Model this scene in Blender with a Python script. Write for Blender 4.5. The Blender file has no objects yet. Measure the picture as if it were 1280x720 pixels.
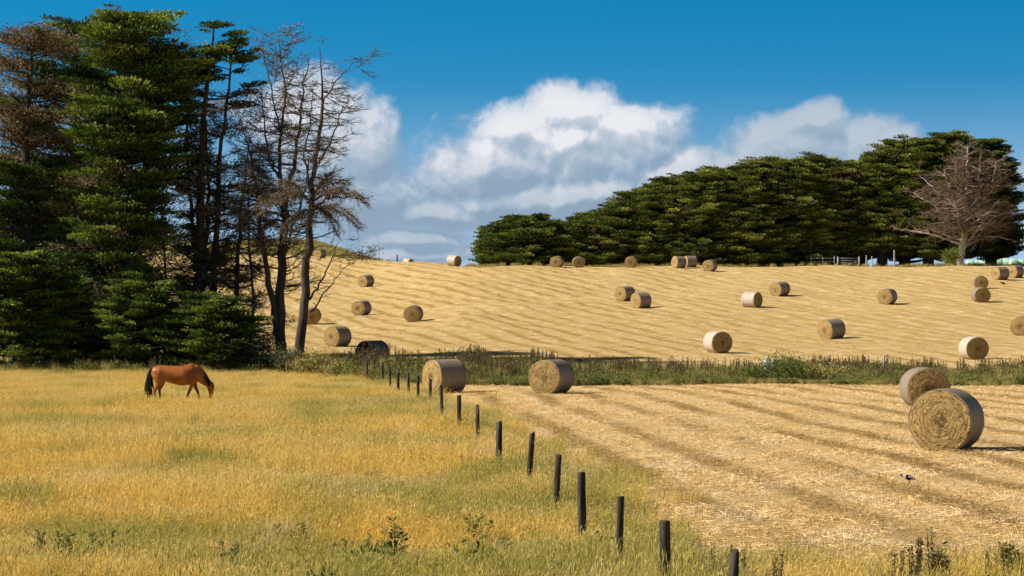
import bpy, bmesh, math, random
import numpy as np
from mathutils import Vector, Matrix

random.seed(7)
rng = np.random.default_rng(7)
S = bpy.context.scene
COL = S.collection
R = math.radians
PI = math.pi

# ------------------------------------------------------------------ camera
F = 2700.0            # focal length in pixels of the 1280 wide photograph
HZ = 393.0            # image row of the true horizon
EYE = 3.18            # eye height over the near field
cam_d = bpy.data.cameras.new('camera')
cam_d.lens = F / 1280 * 36
cam_d.sensor_width = 36
cam_d.clip_start = 0.5
cam_d.clip_end = 20000
cam = bpy.data.objects.new('camera', cam_d)
COL.objects.link(cam)
cam.location = (0, 0, EYE)
cam.rotation_euler = (R(90) + math.atan((HZ - 360) / F), 0, 0)
S.camera = cam

# ------------------------------------------------------------------ sun, exposure
SUN_EL = R(38)
SUN_A = R(6)          # how far behind the camera's left shoulder
to_sun = Vector((-math.cos(SUN_EL) * math.cos(SUN_A), -math.cos(SUN_EL) * math.sin(SUN_A), math.sin(SUN_EL)))
sl = bpy.data.lights.new('sun', 'SUN')
sl.energy = 5.0
sl.angle = R(0.53)
sl.color = (1.0, 0.93, 0.82)
so = bpy.data.objects.new('sun', sl)
COL.objects.link(so)
so.rotation_euler = to_sun.to_track_quat('Z', 'Y').to_euler()
S.view_settings.view_transform = 'Standard'
S.view_settings.look = 'None'
S.view_settings.gamma = 1
S.view_settings.exposure = 0.60
S.cycles.max_bounces = 5
S.cycles.diffuse_bounces = 2
S.cycles.transparent_max_bounces = 4


# ------------------------------------------------------------------ node helpers
class NT:
    def __init__(s, tree):
        s.t = tree

    def n(s, typ, **kw):
        nd = s.t.nodes.new(typ)
        for k, v in kw.items():
            setattr(nd, k, v)
        return nd

    def link(s, a, b):
        s.t.links.new(a, b)

    def put(s, sock, v):
        if hasattr(v, 'links') or isinstance(v, bpy.types.NodeSocket):
            s.link(v, sock)
        else:
            sock.default_value = v

    def m(s, op, a, b=None, c=None, clamp=False):
        nd = s.n('ShaderNodeMath', operation=op)
        nd.use_clamp = clamp
        s.put(nd.inputs[0], a)
        if b is not None: s.put(nd.inputs[1], b)
        if c is not None: s.put(nd.inputs[2], c)
        return nd.outputs[0]

    def vm(s, op, a, b=None):
        nd = s.n('ShaderNodeVectorMath', operation=op)
        s.put(nd.inputs[0], a)
        if b is not None: s.put(nd.inputs[1], b)
        return nd.outputs[0] if op not in ('LENGTH', 'DOT_PRODUCT', 'DISTANCE') else nd.outputs[1]

    def xyz(s, x, y, z):
        nd = s.n('ShaderNodeCombineXYZ')
        for i, v in enumerate((x, y, z)): s.put(nd.inputs[i], v)
        return nd.outputs[0]

    def sep(s, v):
        nd = s.n('ShaderNodeSeparateXYZ')
        s.put(nd.inputs[0], v)
        return nd.outputs

    def noise(s, vec, scale, detail=4, rough=0.55, dist=0.0):
        nd = s.n('ShaderNodeTexNoise')
        if vec is not None: s.put(nd.inputs['Vector'], vec)
        s.put(nd.inputs['Scale'], scale)
        nd.inputs['Detail'].default_value = detail
        nd.inputs['Roughness'].default_value = rough
        nd.inputs['Distortion'].default_value = dist
        return nd.outputs[0]

    def ss(s, v, a, b, lo=0.0, hi=1.0):
        nd = s.n('ShaderNodeMapRange', interpolation_type='SMOOTHSTEP')
        s.put(nd.inputs[0], v)
        for i, q in enumerate((a, b, lo, hi)): s.put(nd.inputs[1 + i], q)
        return nd.outputs[0]

    def lin(s, v, a, b, lo=0.0, hi=1.0):
        nd = s.n('ShaderNodeMapRange')
        s.put(nd.inputs[0], v)
        for i, q in enumerate((a, b, lo, hi)): s.put(nd.inputs[1 + i], q)
        return nd.outputs[0]

    def mix(s, f, a, b, mode='MIX'):
        nd = s.n('ShaderNodeMix', data_type='RGBA', blend_type=mode)
        s.put(nd.inputs[0], f)
        s.put(nd.inputs[6], a if not isinstance(a, tuple) else (*a, 1)[:4])
        s.put(nd.inputs[7], b if not isinstance(b, tuple) else (*b, 1)[:4])
        return nd.outputs[2]

    def attr(s, name):
        nd = s.n('ShaderNodeAttribute')
        nd.attribute_name = name
        return nd.outputs['Fac']


def new_mat(name):
    m = bpy.data.materials.new(name)
    m.use_nodes = True
    nt = NT(m.node_tree)
    for nd in list(m.node_tree.nodes): m.node_tree.nodes.remove(nd)
    out = nt.n('ShaderNodeOutputMaterial')
    p = nt.n('ShaderNodeBsdfPrincipled')
    nt.link(p.outputs[0], out.inputs[0])
    p.inputs['Roughness'].default_value = 0.85
    p.inputs['Specular IOR Level'].default_value = 0.15
    return m, nt, p, out


def bump(nt, p, h, strength=0.5, dist=0.02):
    b = nt.n('ShaderNodeBump')
    b.inputs['Strength'].default_value = strength
    b.inputs['Distance'].default_value = dist
    nt.put(b.inputs['Height'], h)
    nt.link(b.outputs[0], p.inputs['Normal'])


# ------------------------------------------------------------------ world: sky and distant clouds
W = bpy.data.worlds.new('World')
S.world = W
W.use_nodes = True
for nd in list(W.node_tree.nodes): W.node_tree.nodes.remove(nd)
wt = NT(W.node_tree)


def cloud_group():
    g = bpy.data.node_groups.new('cloud_field', 'ShaderNodeTree')
    g.interface.new_socket('P', in_out='INPUT', socket_type='NodeSocketVector')
    g.interface.new_socket('F', in_out='OUTPUT', socket_type='NodeSocketFloat')
    t = NT(g)
    gi = t.n('NodeGroupInput'); go = t.n('NodeGroupOutput')
    P = gi.outputs[0]                 # x: azimuth, y: elevation, in units of 100 photo pixels
    warp = t.n('ShaderNodeTexNoise'); t.link(P, warp.inputs['Vector'])
    warp.inputs['Scale'].default_value = 1.1; warp.inputs['Detail'].default_value = 3
    w = t.vm('MULTIPLY', t.vm('SUBTRACT', warp.outputs['Color'], (0.5, 0.5, 0.5)), (0.55, 0.4, 0.0))
    Q = t.vm('ADD', P, w)
    # (px, py, rx, ry, rot)
    E = [(700, 182, 165, 78, 0), (600, 212, 135, 50, 12), (715, 135, 72, 48, 0), (790, 170, 85, 50, 0), (640, 165, 50, 40, 20),
         (850, 215, 90, 45, 0), (425, 185, 115, 85, -20), (390, 150, 100, 70, 0), (450, 250, 115, 60, 0), (545, 270, 120, 28, 0),
         (985, 185, 115, 55, 0), (1010, 155, 60, 36, 0), (1090, 185, 75, 45, 0), (930, 215, 80, 40, 0),
         (700, 250, 270, 40, 0), (870, 235, 130, 45, 0), (510, 320, 130, 22, 0), (1290, 225, 55, 42, 0), (520, 300, 95, 20, 0),
         (-250, 200, 180, 60, 0), (1800, 190, 260, 70, 0), (-900, 170, 300, 90, 0), (2600, 220, 300, 80, 0)]
    acc = None
    for (px, py, rx, ry, rot) in E:
        mp = t.n('ShaderNodeMapping', vector_type='TEXTURE')
        t.link(Q, mp.inputs[0])
        mp.inputs[1].default_value = ((px - 640) / 100, (HZ - py) / 100, 0)
        mp.inputs[2].default_value = (0, 0, R(rot))
        mp.inputs[3].default_value = (rx / 100, ry / 100, 1)
        d = t.m('SUBTRACT', 1.0, t.vm('LENGTH', t.vm('MULTIPLY', mp.outputs[0], (1, 1, 0))))
        if acc is None: acc = d
        else: acc = t.m('SMOOTH_MAX', acc, d, 0.22)
    acc = t.m('MULTIPLY', acc, 1.55)
    n1 = t.noise(Q, 1.9, 10, 0.60)
    n2 = t.noise(Q, 0.8, 3, 0.5)
    f = t.m('ADD', acc, t.m('MULTIPLY', t.m('SUBTRACT', n1, 0.5), 1.6))
    f = t.m('ADD', f, t.m('MULTIPLY', t.m('SUBTRACT', n2, 0.5), 0.4))
    t.link(f, go.inputs[0])
    g.interface.new_socket('N', in_out='OUTPUT', socket_type='NodeSocketFloat')
    t.link(n1, go.inputs[1])
    return g


def build_world():
    t = wt
    tc = t.n('ShaderNodeTexCoord')
    D = t.vm('NORMALIZE', tc.outputs['Generated'])
    x, y, z = t.sep(D)
    # the sky texture read higher above the horizon: the photograph's air is clear down low
    zz = t.m('ADD', t.m('MULTIPLY', t.m('MAXIMUM', z, 0.0), 2.2), 0.10)
    sky = t.n('ShaderNodeTexSky', sky_type='NISHITA')
    sky.sun_disc = False
    sky.sun_elevation = SUN_EL
    sky.sun_rotation = math.atan2(to_sun.x, to_sun.y)
    sky.air_density = 1.0
    sky.dust_density = 0.3
    sky.ozone_density = 3.0
    t.link(t.xyz(x, y, zz), sky.inputs[0])
    az = t.m('ARCTAN2', x, y)
    el = t.m('ARCSINE', z)
    P = t.xyz(t.m('MULTIPLY', az, F / 100), t.m('MULTIPLY', el, F / 100), 0.37)
    elp = t.m('MULTIPLY', el, F)          # photo pixels over the horizon
    hi = t.ss(elp, 40, 400)
    tint = t.mix(hi, (0.62, 0.95, 0.95), (0.06, 0.92, 1.10))
    dome = t.ss(elp, 500, 1100)        # unseen dome above the frame, dimmed and greyed to cut blue fill light
    tint = t.mix(dome, tint, (0.48, 0.44, 0.33))
    skyc = t.mix(1.0, sky.outputs[0], tint, 'MULTIPLY')
    # pale haze low down
    low = t.ss(elp, 30, 300, 1.0, 0.0)
    skyc = t.mix(t.m('MULTIPLY', low, 0.85), skyc, (3.3, 4.7, 6.2))
    g = cloud_group()
    a = t.n('ShaderNodeGroup'); a.node_tree = g; t.link(P, a.inputs[0])
    b = t.n('ShaderNodeGroup'); b.node_tree = g
    t.link(t.vm('ADD', P, (-0.09, 0.13, 0.0)), b.inputs[0])
    f0, f1 = a.outputs[0], b.outputs[0]
    alpha = t.ss(f0, 0.0, 0.55)
    lit = t.ss(t.m('SUBTRACT', f0, f1), -0.34, 0.46)
    top = t.ss(elp, 120, 290)
    body = t.ss(f0, 0.1, 1.1)
    br = t.m('ADD', t.m('MULTIPLY', lit, 0.62), t.m('MULTIPLY', t.m('SUBTRACT', top, 0.50), 0.85))
    br = t.m('ADD', br, t.m('MULTIPLY', t.m('SUBTRACT', a.outputs[1], 0.5), 0.9))
    br = t.m('ADD', br, t.m('MULTIPLY', body, 0.34), clamp=True)
    # the cloud mass behind the wood is greyer than the one in the middle
    azp = t.m('MULTIPLY', az, F)
    right = t.ss(azp, 190, 330)
    left = t.ss(azp, -60, -190)
    br = t.m('MULTIPLY', br, t.m('SUBTRACT', 1.0, t.m('MULTIPLY', t.m('MAXIMUM', right, t.m('MULTIPLY', left, 0.4)), 0.45)))
    cc = t.n('ShaderNodeValToRGB')
    t.link(br, cc.inputs[0])
    el_ = cc.color_ramp.elements
    el_[0].position = 0.0; el_[0].color = (0.235, 0.325, 0.43, 1)
    el_[1].position = 1.0; el_[1].color = (0.72, 0.73, 0.76, 1)
    q = cc.color_ramp.elements.new(0.35); q.color = (0.33, 0.42, 0.52, 1)
    q = cc.color_ramp.elements.new(0.7); q.color = (0.50, 0.545, 0.62, 1)
    ccol = t.vm('MULTIPLY', cc.outputs[0], (9.0, 9.0, 9.0))
    fin = t.mix(t.m('MULTIPLY', alpha, t.ss(f0, 0.1, 1.0, 0.66, 0.98)), skyc, ccol)
    bg = t.n('ShaderNodeBackground')
    t.link(fin, bg.inputs[0])
    bg.inputs[1].default_value = 0.085
    out = t.n('ShaderNodeOutputWorld')
    t.link(bg.outputs[0], out.inputs[0])


build_world()


# ------------------------------------------------------------------ mesh helpers
class MB:
    """collects geometry, links it as ONE mesh object"""
    def __init__(s):
        s.v = []; s.q = []; s.t = []; s.n = 0; s.qa = []; s.ta = []

    def add(s, verts, quads=None, tris=None, tone=0.5):
        verts = np.asarray(verts, float).reshape(-1, 3)
        s.v.append(verts)
        if quads is not None and len(quads):
            quads = np.asarray(quads, int).reshape(-1, 4)
            s.q.append(quads + s.n)
            s.qa.append(np.broadcast_to(np.asarray(tone, float), (len(quads),)) if np.ndim(tone) == 0 or len(np.atleast_1d(tone)) == len(quads) else np.full(len(quads), 0.5))
        if tris is not None and len(tris):
            tris = np.asarray(tris, int).reshape(-1, 3)
            s.t.append(tris + s.n)
            s.ta.append(np.broadcast_to(np.asarray(tone, float), (len(tris),)) if np.ndim(tone) == 0 or len(np.atleast_1d(tone)) == len(tris) else np.full(len(tris), 0.5))
        s.n += len(verts)

    def tube(s, pts, rad, sides=6, caps=True, tone=0.5):
        pts = np.asarray(pts, float); rad = np.asarray(rad, float)
        n = len(pts)
        tan = np.gradient(pts, axis=0)
        tan /= np.linalg.norm(tan, axis=1)[:, None] + 1e-9
        up = np.array([0, 0, 1.0]) if abs(tan[:, 2].mean()) < 0.8 else np.array([1.0, 0, 0])
        a = np.cross(tan, up); a /= np.linalg.norm(a, axis=1)[:, None] + 1e-9
        b = np.cross(tan, a)
        th = np.arange(sides) * 2 * PI / sides
        ring = (a[:, None, :] * np.cos(th)[None, :, None] + b[:, None, :] * np.sin(th)[None, :, None]) * rad[:, None, None] + pts[:, None, :]
        v = ring.reshape(-1, 3)
        i = np.arange(n - 1)[:, None] * sides; j = np.arange(sides)[None, :]; k = (j + 1) % sides
        q = np.stack([i + j, i + k, i + sides + k, i + sides + j], -1).reshape(-1, 4)
        s.add(v, q, tone=tone)
        if caps:
            s.add(np.vstack([ring[0], pts[0]]), None, [(x, (x + 1) % sides, sides) for x in range(sides)], tone=tone)
            s.add(np.vstack([ring[-1], pts[-1]]), None, [((x + 1) % sides, x, sides) for x in range(sides)], tone=tone)

    def twigs(s, p0, p1, r0, r1, tone=0.5):
        p0 = np.asarray(p0, float); p1 = np.asarray(p1, float)
        n = len(p0)
        if n == 0: return
        d = p1 - p0; d /= np.linalg.norm(d, axis=1)[:, None] + 1e-9
        up = np.where(np.abs(d[:, 2:3]) < 0.8, np.array([[0, 0, 1.0]]), np.array([[1.0, 0, 0]]))
        a = np.cross(d, up); a /= np.linalg.norm(a, axis=1)[:, None] + 1e-9
        b = np.cross(d, a)
        th = np.arange(3) * 2 * PI / 3
        off = a[:, None, :] * np.cos(th)[None, :, None] + b[:, None, :] * np.sin(th)[None, :, None]
        r0 = np.broadcast_to(np.asarray(r0, float), (n,)); r1 = np.broadcast_to(np.asarray(r1, float), (n,))
        v = np.concatenate([p0[:, None] + off * r0[:, None, None], p1[:, None] + off * r1[:, None, None]], 1).reshape(-1, 3)
        base = np.arange(n)[:, None, None] * 6
        q = np.array([[0, 1, 4, 3], [1, 2, 5, 4], [2, 0, 3, 5]])[None] + base
        s.add(v, q.reshape(-1, 4), tone=np.repeat(np.broadcast_to(np.asarray(tone, float), (n,)), 3))

    def leaves(s, c, d, nrm, ln, wd, tone):
        """kite shaped leaf faces, folded along the middle: centre, direction, normal, length, width"""
        n = len(c)
        d = d / (np.linalg.norm(d, axis=1)[:, None] + 1e-9)
        sd = np.cross(d, nrm); sd /= np.linalg.norm(sd, axis=1)[:, None] + 1e-9
        ln = np.broadcast_to(ln, (n,))[:, None]; wd = np.broadcast_to(wd, (n,))[:, None]
        up = np.cross(sd, d)
        v = np.stack([c - d * ln * .5, c + sd * wd * .5 - up * wd * .12, c + d * ln * .5, c - sd * wd * .5 - up * wd * .12], 1).reshape(-1, 3)
        q = np.arange(n * 4).reshape(-1, 4)
        s.add(v, q, tone=tone)

    def box(s, lo, hi, tone=0.5):
        x0, y0, z0 = lo; x1, y1, z1 = hi
        v = [(x0, y0, z0), (x1, y0, z0), (x1, y1, z0), (x0, y1, z0), (x0, y0, z1), (x1, y0, z1), (x1, y1, z1), (x0, y1, z1)]
        s.add(v, [(0, 3, 2, 1), (4, 5, 6, 7), (0, 1, 5, 4), (1, 2, 6, 5), (2, 3, 7, 6), (3, 0, 4, 7)], tone=tone)

    def mesh(s, name, mat=None, smooth=False):
        me = bpy.data.meshes.new(name)
        v = np.concatenate(s.v) if s.v else np.zeros((0, 3))
        q = np.concatenate(s.q) if s.q else np.zeros((0, 4), int)
        t = np.concatenate(s.t) if s.t else np.zeros((0, 3), int)
        me.vertices.add(len(v)); me.vertices.foreach_set('co', v.astype(np.float32).ravel())
        nl = len(q) * 4 + len(t) * 3
        me.loops.add(nl)
        me.loops.foreach_set('vertex_index', np.concatenate([q.ravel(), t.ravel()]).astype(np.int32))
        me.polygons.add(len(q) + len(t))
        st = np.concatenate([np.arange(len(q)) * 4, len(q) * 4 + np.arange(len(t)) * 3]).astype(np.int32)
        me.polygons.foreach_set('loop_start', st)
        me.update(calc_edges=True)
        at = me.attributes.new('tone', 'FLOAT', 'FACE')
        at.data.foreach_set('value', np.concatenate(s.qa + s.ta).astype(np.float32) if (s.qa or s.ta) else np.zeros(0, np.float32))
        if mat: me.materials.append(mat)
        if smooth: me.polygons.foreach_set('use_smooth', np.ones(len(me.polygons), bool))
        return me

    def build(s, name, mat=None, parent=None, smooth=False):
        o = bpy.data.objects.new(name, s.mesh(name, mat, smooth))
        COL.objects.link(o)
        if parent: o.parent = parent
        return o


def tag(o, label=None, cat=None, group=None, kind=None):
    if label: o['label'] = label
    if cat: o['category'] = cat
    if group: o['group'] = group
    if kind: o['kind'] = kind
    return o


def thing(name, loc, label, cat, group=None, rz=0):
    o = bpy.data.objects.new(name, None)
    COL.objects.link(o)
    o.empty_display_size = 0.3
    o.location = loc
    o.rotation_euler = (0, 0, rz)
    return tag(o, label, cat, group)


# ------------------------------------------------------------------ terrain
_tab = [(-200, 0), (60, 0), (95, -.02), (105, -.30), (110, -.32), (116, -.1), (124, .18), (135, .5), (147, .85), (162, 1.55), (180, 2.65), (200, 3.95), (221, 5.4),
        (245, 7.35), (262, 8.7), (275, 9.3), (295, 9.55), (340, 9.3), (450, 7.0), (800, 2), (1500, -6), (9000, -60)]
_xs = np.arange(-200, 9000, 1.0)
_zs = np.interp(_xs, [a for a, b in _tab], [b for a, b in _tab])
_k = np.exp(-0.5 * (np.arange(-12, 13) / 4.0) ** 2); _k /= _k.sum()
_zp = np.pad(_zs, 12, mode='edge')
_zs = np.convolve(_zp, _k, mode='valid')


def sst(a, b, v):
    t = np.clip((v - a) / (b - a), 0, 1)
    return t * t * (3 - 2 * t)


def terrain(x, y):
    x = np.asarray(x, float); y = np.asarray(y, float)
    r = x / np.maximum(y, 20.0)
    L = 1 - sst(-0.078, -0.010, r)
    de = np.where(y > 122, 122 + (y - 122) * (1 - .27 * L * np.exp(-np.maximum(y - 500, 0) / 400)), y)
    z = np.interp(de, _xs, _zs) * (1 + .24 * L * sst(130, 300, y))
    mound = (1 - sst(-0.096, -0.052, r)) * np.exp(-((y - 405) / 48.) ** 2) * 5.0
    z = z + mound
    und = .05 * np.sin(x * .33 + y * .07) * np.sin(y * .16 + 1) + .035 * np.sin(x * .8 - y * .21 + 2) * np.sin(y * .37)
    z = z + 1.0 * np.exp(-((y - 335) / 14.) ** 2) * sst(.195, .215, r)
    fade = 1 + 1.5 * sst(130, 200, y)
    return z + und * fade


def tz(x, y): return float(terrain(x, y))


def ground_at(px, py):
    """the point of the ground seen at this pixel of the photograph"""
    ys = np.arange(12, 470, 0.1)
    xs = (px - 640) / F * ys
    rows = HZ - F * (terrain(xs, ys) - EYE) / ys
    hit = np.nonzero(rows <= py)[0]
    i = hit[0] if len(hit) else int(np.argmin(rows))
    return Vector((xs[i], ys[i], tz(xs[i], ys[i])))


def at_dist(px, d):
    x = (px - 640) / F * d
    return Vector((x, d, tz(x, d)))


_fy = [-30, 10, 19, 24.7, 38, 49.3, 63, 77, 95, 103, 108, 116]
_fx = [2.9, 2.6, 1.97, 1.24, .28, -.77, -2.03, -3.6, -5.7, -6.9, -8.0, -10.5]


def fence_x(y): return np.interp(y, _fy, _fx)


def sheet_axis(parts):
    out = []
    for a, b, st in parts: out += list(np.arange(a, b, st))
    out.append(parts[-1][1])
    return np.array(out)


def smooth_noise(x, y, s, seed):
    """cheap value noise for masks and densities"""
    r = np.random.default_rng(seed)
    tbl = r.random((64, 64))
    u = np.asarray(x) / s + 1000.3; v = np.asarray(y) / s + 1000.7
    i = np.floor(u).astype(int); j = np.floor(v).astype(int)
    f = u - i; g = v - j
    f = f * f * (3 - 2 * f); g = g * g * (3 - 2 * g)
    q = lambda a, b: tbl[a % 64, b % 64]
    return (q(i, j) * (1 - f) + q(i + 1, j) * f) * (1 - g) + (q(i, j + 1) * (1 - f) + q(i + 1, j + 1) * f) * g


def masks(x, y):
    fx = fence_x(y)
    nz = (smooth_noise(x, y, 2.2, 3) - .5)
    padd = (1 - sst(-.1, .6, x - fx + nz * .9)) * (1 - sst(114, 122, y + nz * 3))
    # verge at the near end of the mown field
    verge = 1 - sst(24.6, 27.4, y + nz * 2.5 - .10 * (x - 2))
    padd = np.maximum(padd, verge)
    strip = sst(103.6, 105.2, y + nz * 1.2) * (1 - sst(114.5, 117.5, y + nz * 3)) * (1 - padd)
    r = x / np.maximum(y, 20.0)
    rough = np.maximum(sst(282, 292, y + nz * 10) * sst(-.05, .0, r), (1 - sst(-.06, -.045, r)) * sst(338, 346, y))
    rough = np.maximum(rough, sst(400, 420, y))
    # beneath the trees of the left group
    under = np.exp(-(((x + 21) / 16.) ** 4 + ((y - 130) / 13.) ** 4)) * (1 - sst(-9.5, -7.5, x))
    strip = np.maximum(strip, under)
    return padd, strip, rough


def stubble_colour_group():
    g = bpy.data.node_groups.new('stubble_colour', 'ShaderNodeTree')
    g.interface.new_socket('Color', in_out='OUTPUT', socket_type='NodeSocketColor')
    t = NT(g)
    go = t.n('NodeGroupOutput')
    ge = t.n('ShaderNodeNewGeometry')
    x, y, z = t.sep(ge.outputs['Position'])
    P = t.xyz(x, y, 0.0)
    far = t.m('MAXIMUM', t.m('SUBTRACT', y, 108.0), 0.0)
    u = t.m('ADD', x, t.m('MULTIPLY', y, 0.092))
    u = t.m('ADD', u, t.m('MULTIPLY', far, 0.15))
    farr = t.ss(y, 115, 150)
    # rows of cut grass: strong and regular, wavering a little
    wob = t.m('MULTIPLY', t.m('SUBTRACT', t.noise(P, 0.05, 2, 0.5), 0.5), t.lin(farr, 0, 1, 1.5, 2.2))
    u2 = t.m('ADD', u, wob)
    per = t.lin(farr, 0, 1, 2 * PI / 2.05, 2 * PI / 2.3)
    sn = t.m('SINE', t.m('MULTIPLY', u2, per))
    st = t.ss(t.m('ADD', sn, t.m('MULTIPLY', t.m('SUBTRACT', t.noise(t.vm('MULTIPLY', P, (1.6, 0.5, 1)), 0.9, 5, 0.6), 0.5), 2.2)), -0.1, 1.1)
    amp = t.ss(t.noise(t.vm('MULTIPLY', P, (1, .45, 1)), 0.13, 3, 0.55), 0.32, 0.55)
    rightfade = t.m('MULTIPLY', farr, t.ss(t.m('SUBTRACT', x, t.m('MULTIPLY', y, 0.06)), -6, 12))
    amp = t.m('MULTIPLY', amp, t.m('SUBTRACT', 1.0, t.m('MULTIPLY', rightfade, 0.4)))
    big = t.noise(P, 0.045, 4, 0.6)
    fine = t.noise(P, 3.3, 8, 0.75)
    mid = t.noise(t.vm('MULTIPLY', P, (1, .6, 1)), 0.7, 5, 0.65)
    col = t.mix(t.ss(big, .35, .65), (0.80, 0.540, 0.250), (0.74, 0.500, 0.205))
    col = t.mix(t.m('MULTIPLY', farr, 0.75), col, (0.61, 0.425, 0.165))
    col = t.mix(t.ss(mid, .42, .7), col, t.mix(farr, (0.88, 0.66, 0.38), (0.82, 0.61, 0.35)))
    dark = t.mix(farr, (0.33, 0.195, 0.060), (0.37, 0.225, 0.065))
    col = t.mix(t.m('MULTIPLY', t.m('MULTIPLY', st, amp), 0.80), col, dark)
    col = t.mix(t.ss(fine, .49, .68, 0, .72), col, (0.34, 0.215, 0.075))
    col = t.mix(t.ss(t.noise(P, 5.1, 6, 0.7), .54, .72, 0, .55), col, (0.80, 0.60, 0.33))
    nh = t.noise(P, 1.3, 9, 0.78)
    col = t.mix(t.m('MULTIPLY', farr, t.ss(nh, .48, .66, 0, .6)), col, (0.40, 0.27, 0.075))
    nb = t.noise(P, 0.35, 6, 0.7)
    col = t.mix(t.m('MULTIPLY', farr, t.ss(nb, .5, .68, 0, .5)), col, (0.47, 0.34, 0.09))
    t.link(col, go.inputs[0])
    return g


STUB = stubble_colour_group()


def paddock_colour(t):
    ge = t.n('ShaderNodeNewGeometry')
    x, y, z = t.sep(ge.outputs['Position'])
    P = t.xyz(x, y, 0.0)
    a = t.noise(t.vm('MULTIPLY', P, (1, .8, 1)), 0.24, 6, 0.65)
    b = t.noise(t.vm('MULTIPLY', P, (1, .7, 1)), 0.50, 5, 0.65)
    c = t.noise(P, 0.10, 3, 0.5)
    near = t.m('MULTIPLY', t.ss(y, 24, 37, 1, 0), t.ss(x, 3.4, 1.6))
    col = t.mix(t.ss(c, .38, .62), (0.81, 0.545, 0.105), (0.78, 0.585, 0.18))
    nf = t.m('SUBTRACT', x, t.m('SUBTRACT', 3.1, t.m('MULTIPLY', y, 0.092)))
    byfence = t.ss(nf, -4.5, -0.5)
    green = t.m('ADD', a, t.m('ADD', t.m('MULTIPLY', near, 0.10), t.m('MULTIPLY', byfence, 0.05)))
    col = t.mix(t.ss(green, .50, .62, 0, .9), col, (0.34, 0.33, 0.055))
    col = t.mix(t.ss(b, .54, .68, 0, .75), col, (0.80, 0.60, 0.34))
    return col, P


def ground_material():
    m, t, p, out = new_mat('field_ground')
    g = t.n('ShaderNodeGroup'); g.node_tree = STUB
    pc, P = paddock_colour(t)
    pc = t.mix(0.35, pc, (0.14, 0.10, 0.035))
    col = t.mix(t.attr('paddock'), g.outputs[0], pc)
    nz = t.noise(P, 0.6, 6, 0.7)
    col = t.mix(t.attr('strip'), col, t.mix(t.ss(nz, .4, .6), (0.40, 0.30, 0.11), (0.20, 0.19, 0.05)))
    rg = t.mix(t.ss(t.noise(P, 0.22, 6, 0.7), .4, .6), (0.42, 0.34, 0.11), (0.22, 0.23, 0.05))
    col = t.mix(t.attr('rough'), col, rg)
    t.link(col, p.inputs['Base Color'])
    p.inputs['Roughness'].default_value = 1
    p.inputs['Specular IOR Level'].default_value = 0
    h = t.m('ADD', t.m('MULTIPLY', t.noise(P, 5.5, 8, 0.75), 1.1), t.m('MULTIPLY', t.noise(P, 1.1, 5, 0.65), 1.6))
    bump(t, p, h, 1.0, 0.20)
    return m


def make_ground():
    ax = sheet_axis([(-5000, -1000, 500), (-1000, -200, 60), (-200, -60, 8), (-60, 60, .8), (60, 120, 3), (120, 400, 20), (400, 1000, 100), (1000, 5000, 500)])
    ay = sheet_axis([(-600, -60, 60), (-60, 10, 5), (10, 130, .8), (130, 440, 2.0), (440, 1000, 20), (1000, 9000, 400)])
    X, Y = np.meshgrid(ax, ay)
    Z = terrain(X, Y)
    n, k = X.shape
    i = np.arange(n - 1)[:, None] * k; j = np.arange(k - 1)[None]
    q = np.stack([i + j, i + j + 1, i + k + j + 1, i + k + j], -1).reshape(-1, 4)
    mb = MB(); mb.add(np.stack([X, Y, Z], -1), q)
    o = mb.build('ground', ground_material(), smooth=True)
    for nm, arr in zip(('paddock', 'strip', 'rough'), masks(X, Y)):
        at = o.data.attributes.new(nm, 'FLOAT', 'POINT')
        at.data.foreach_set('value', arr.ravel().astype(np.float32))
    tag(o, kind='structure')


make_ground()


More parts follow.
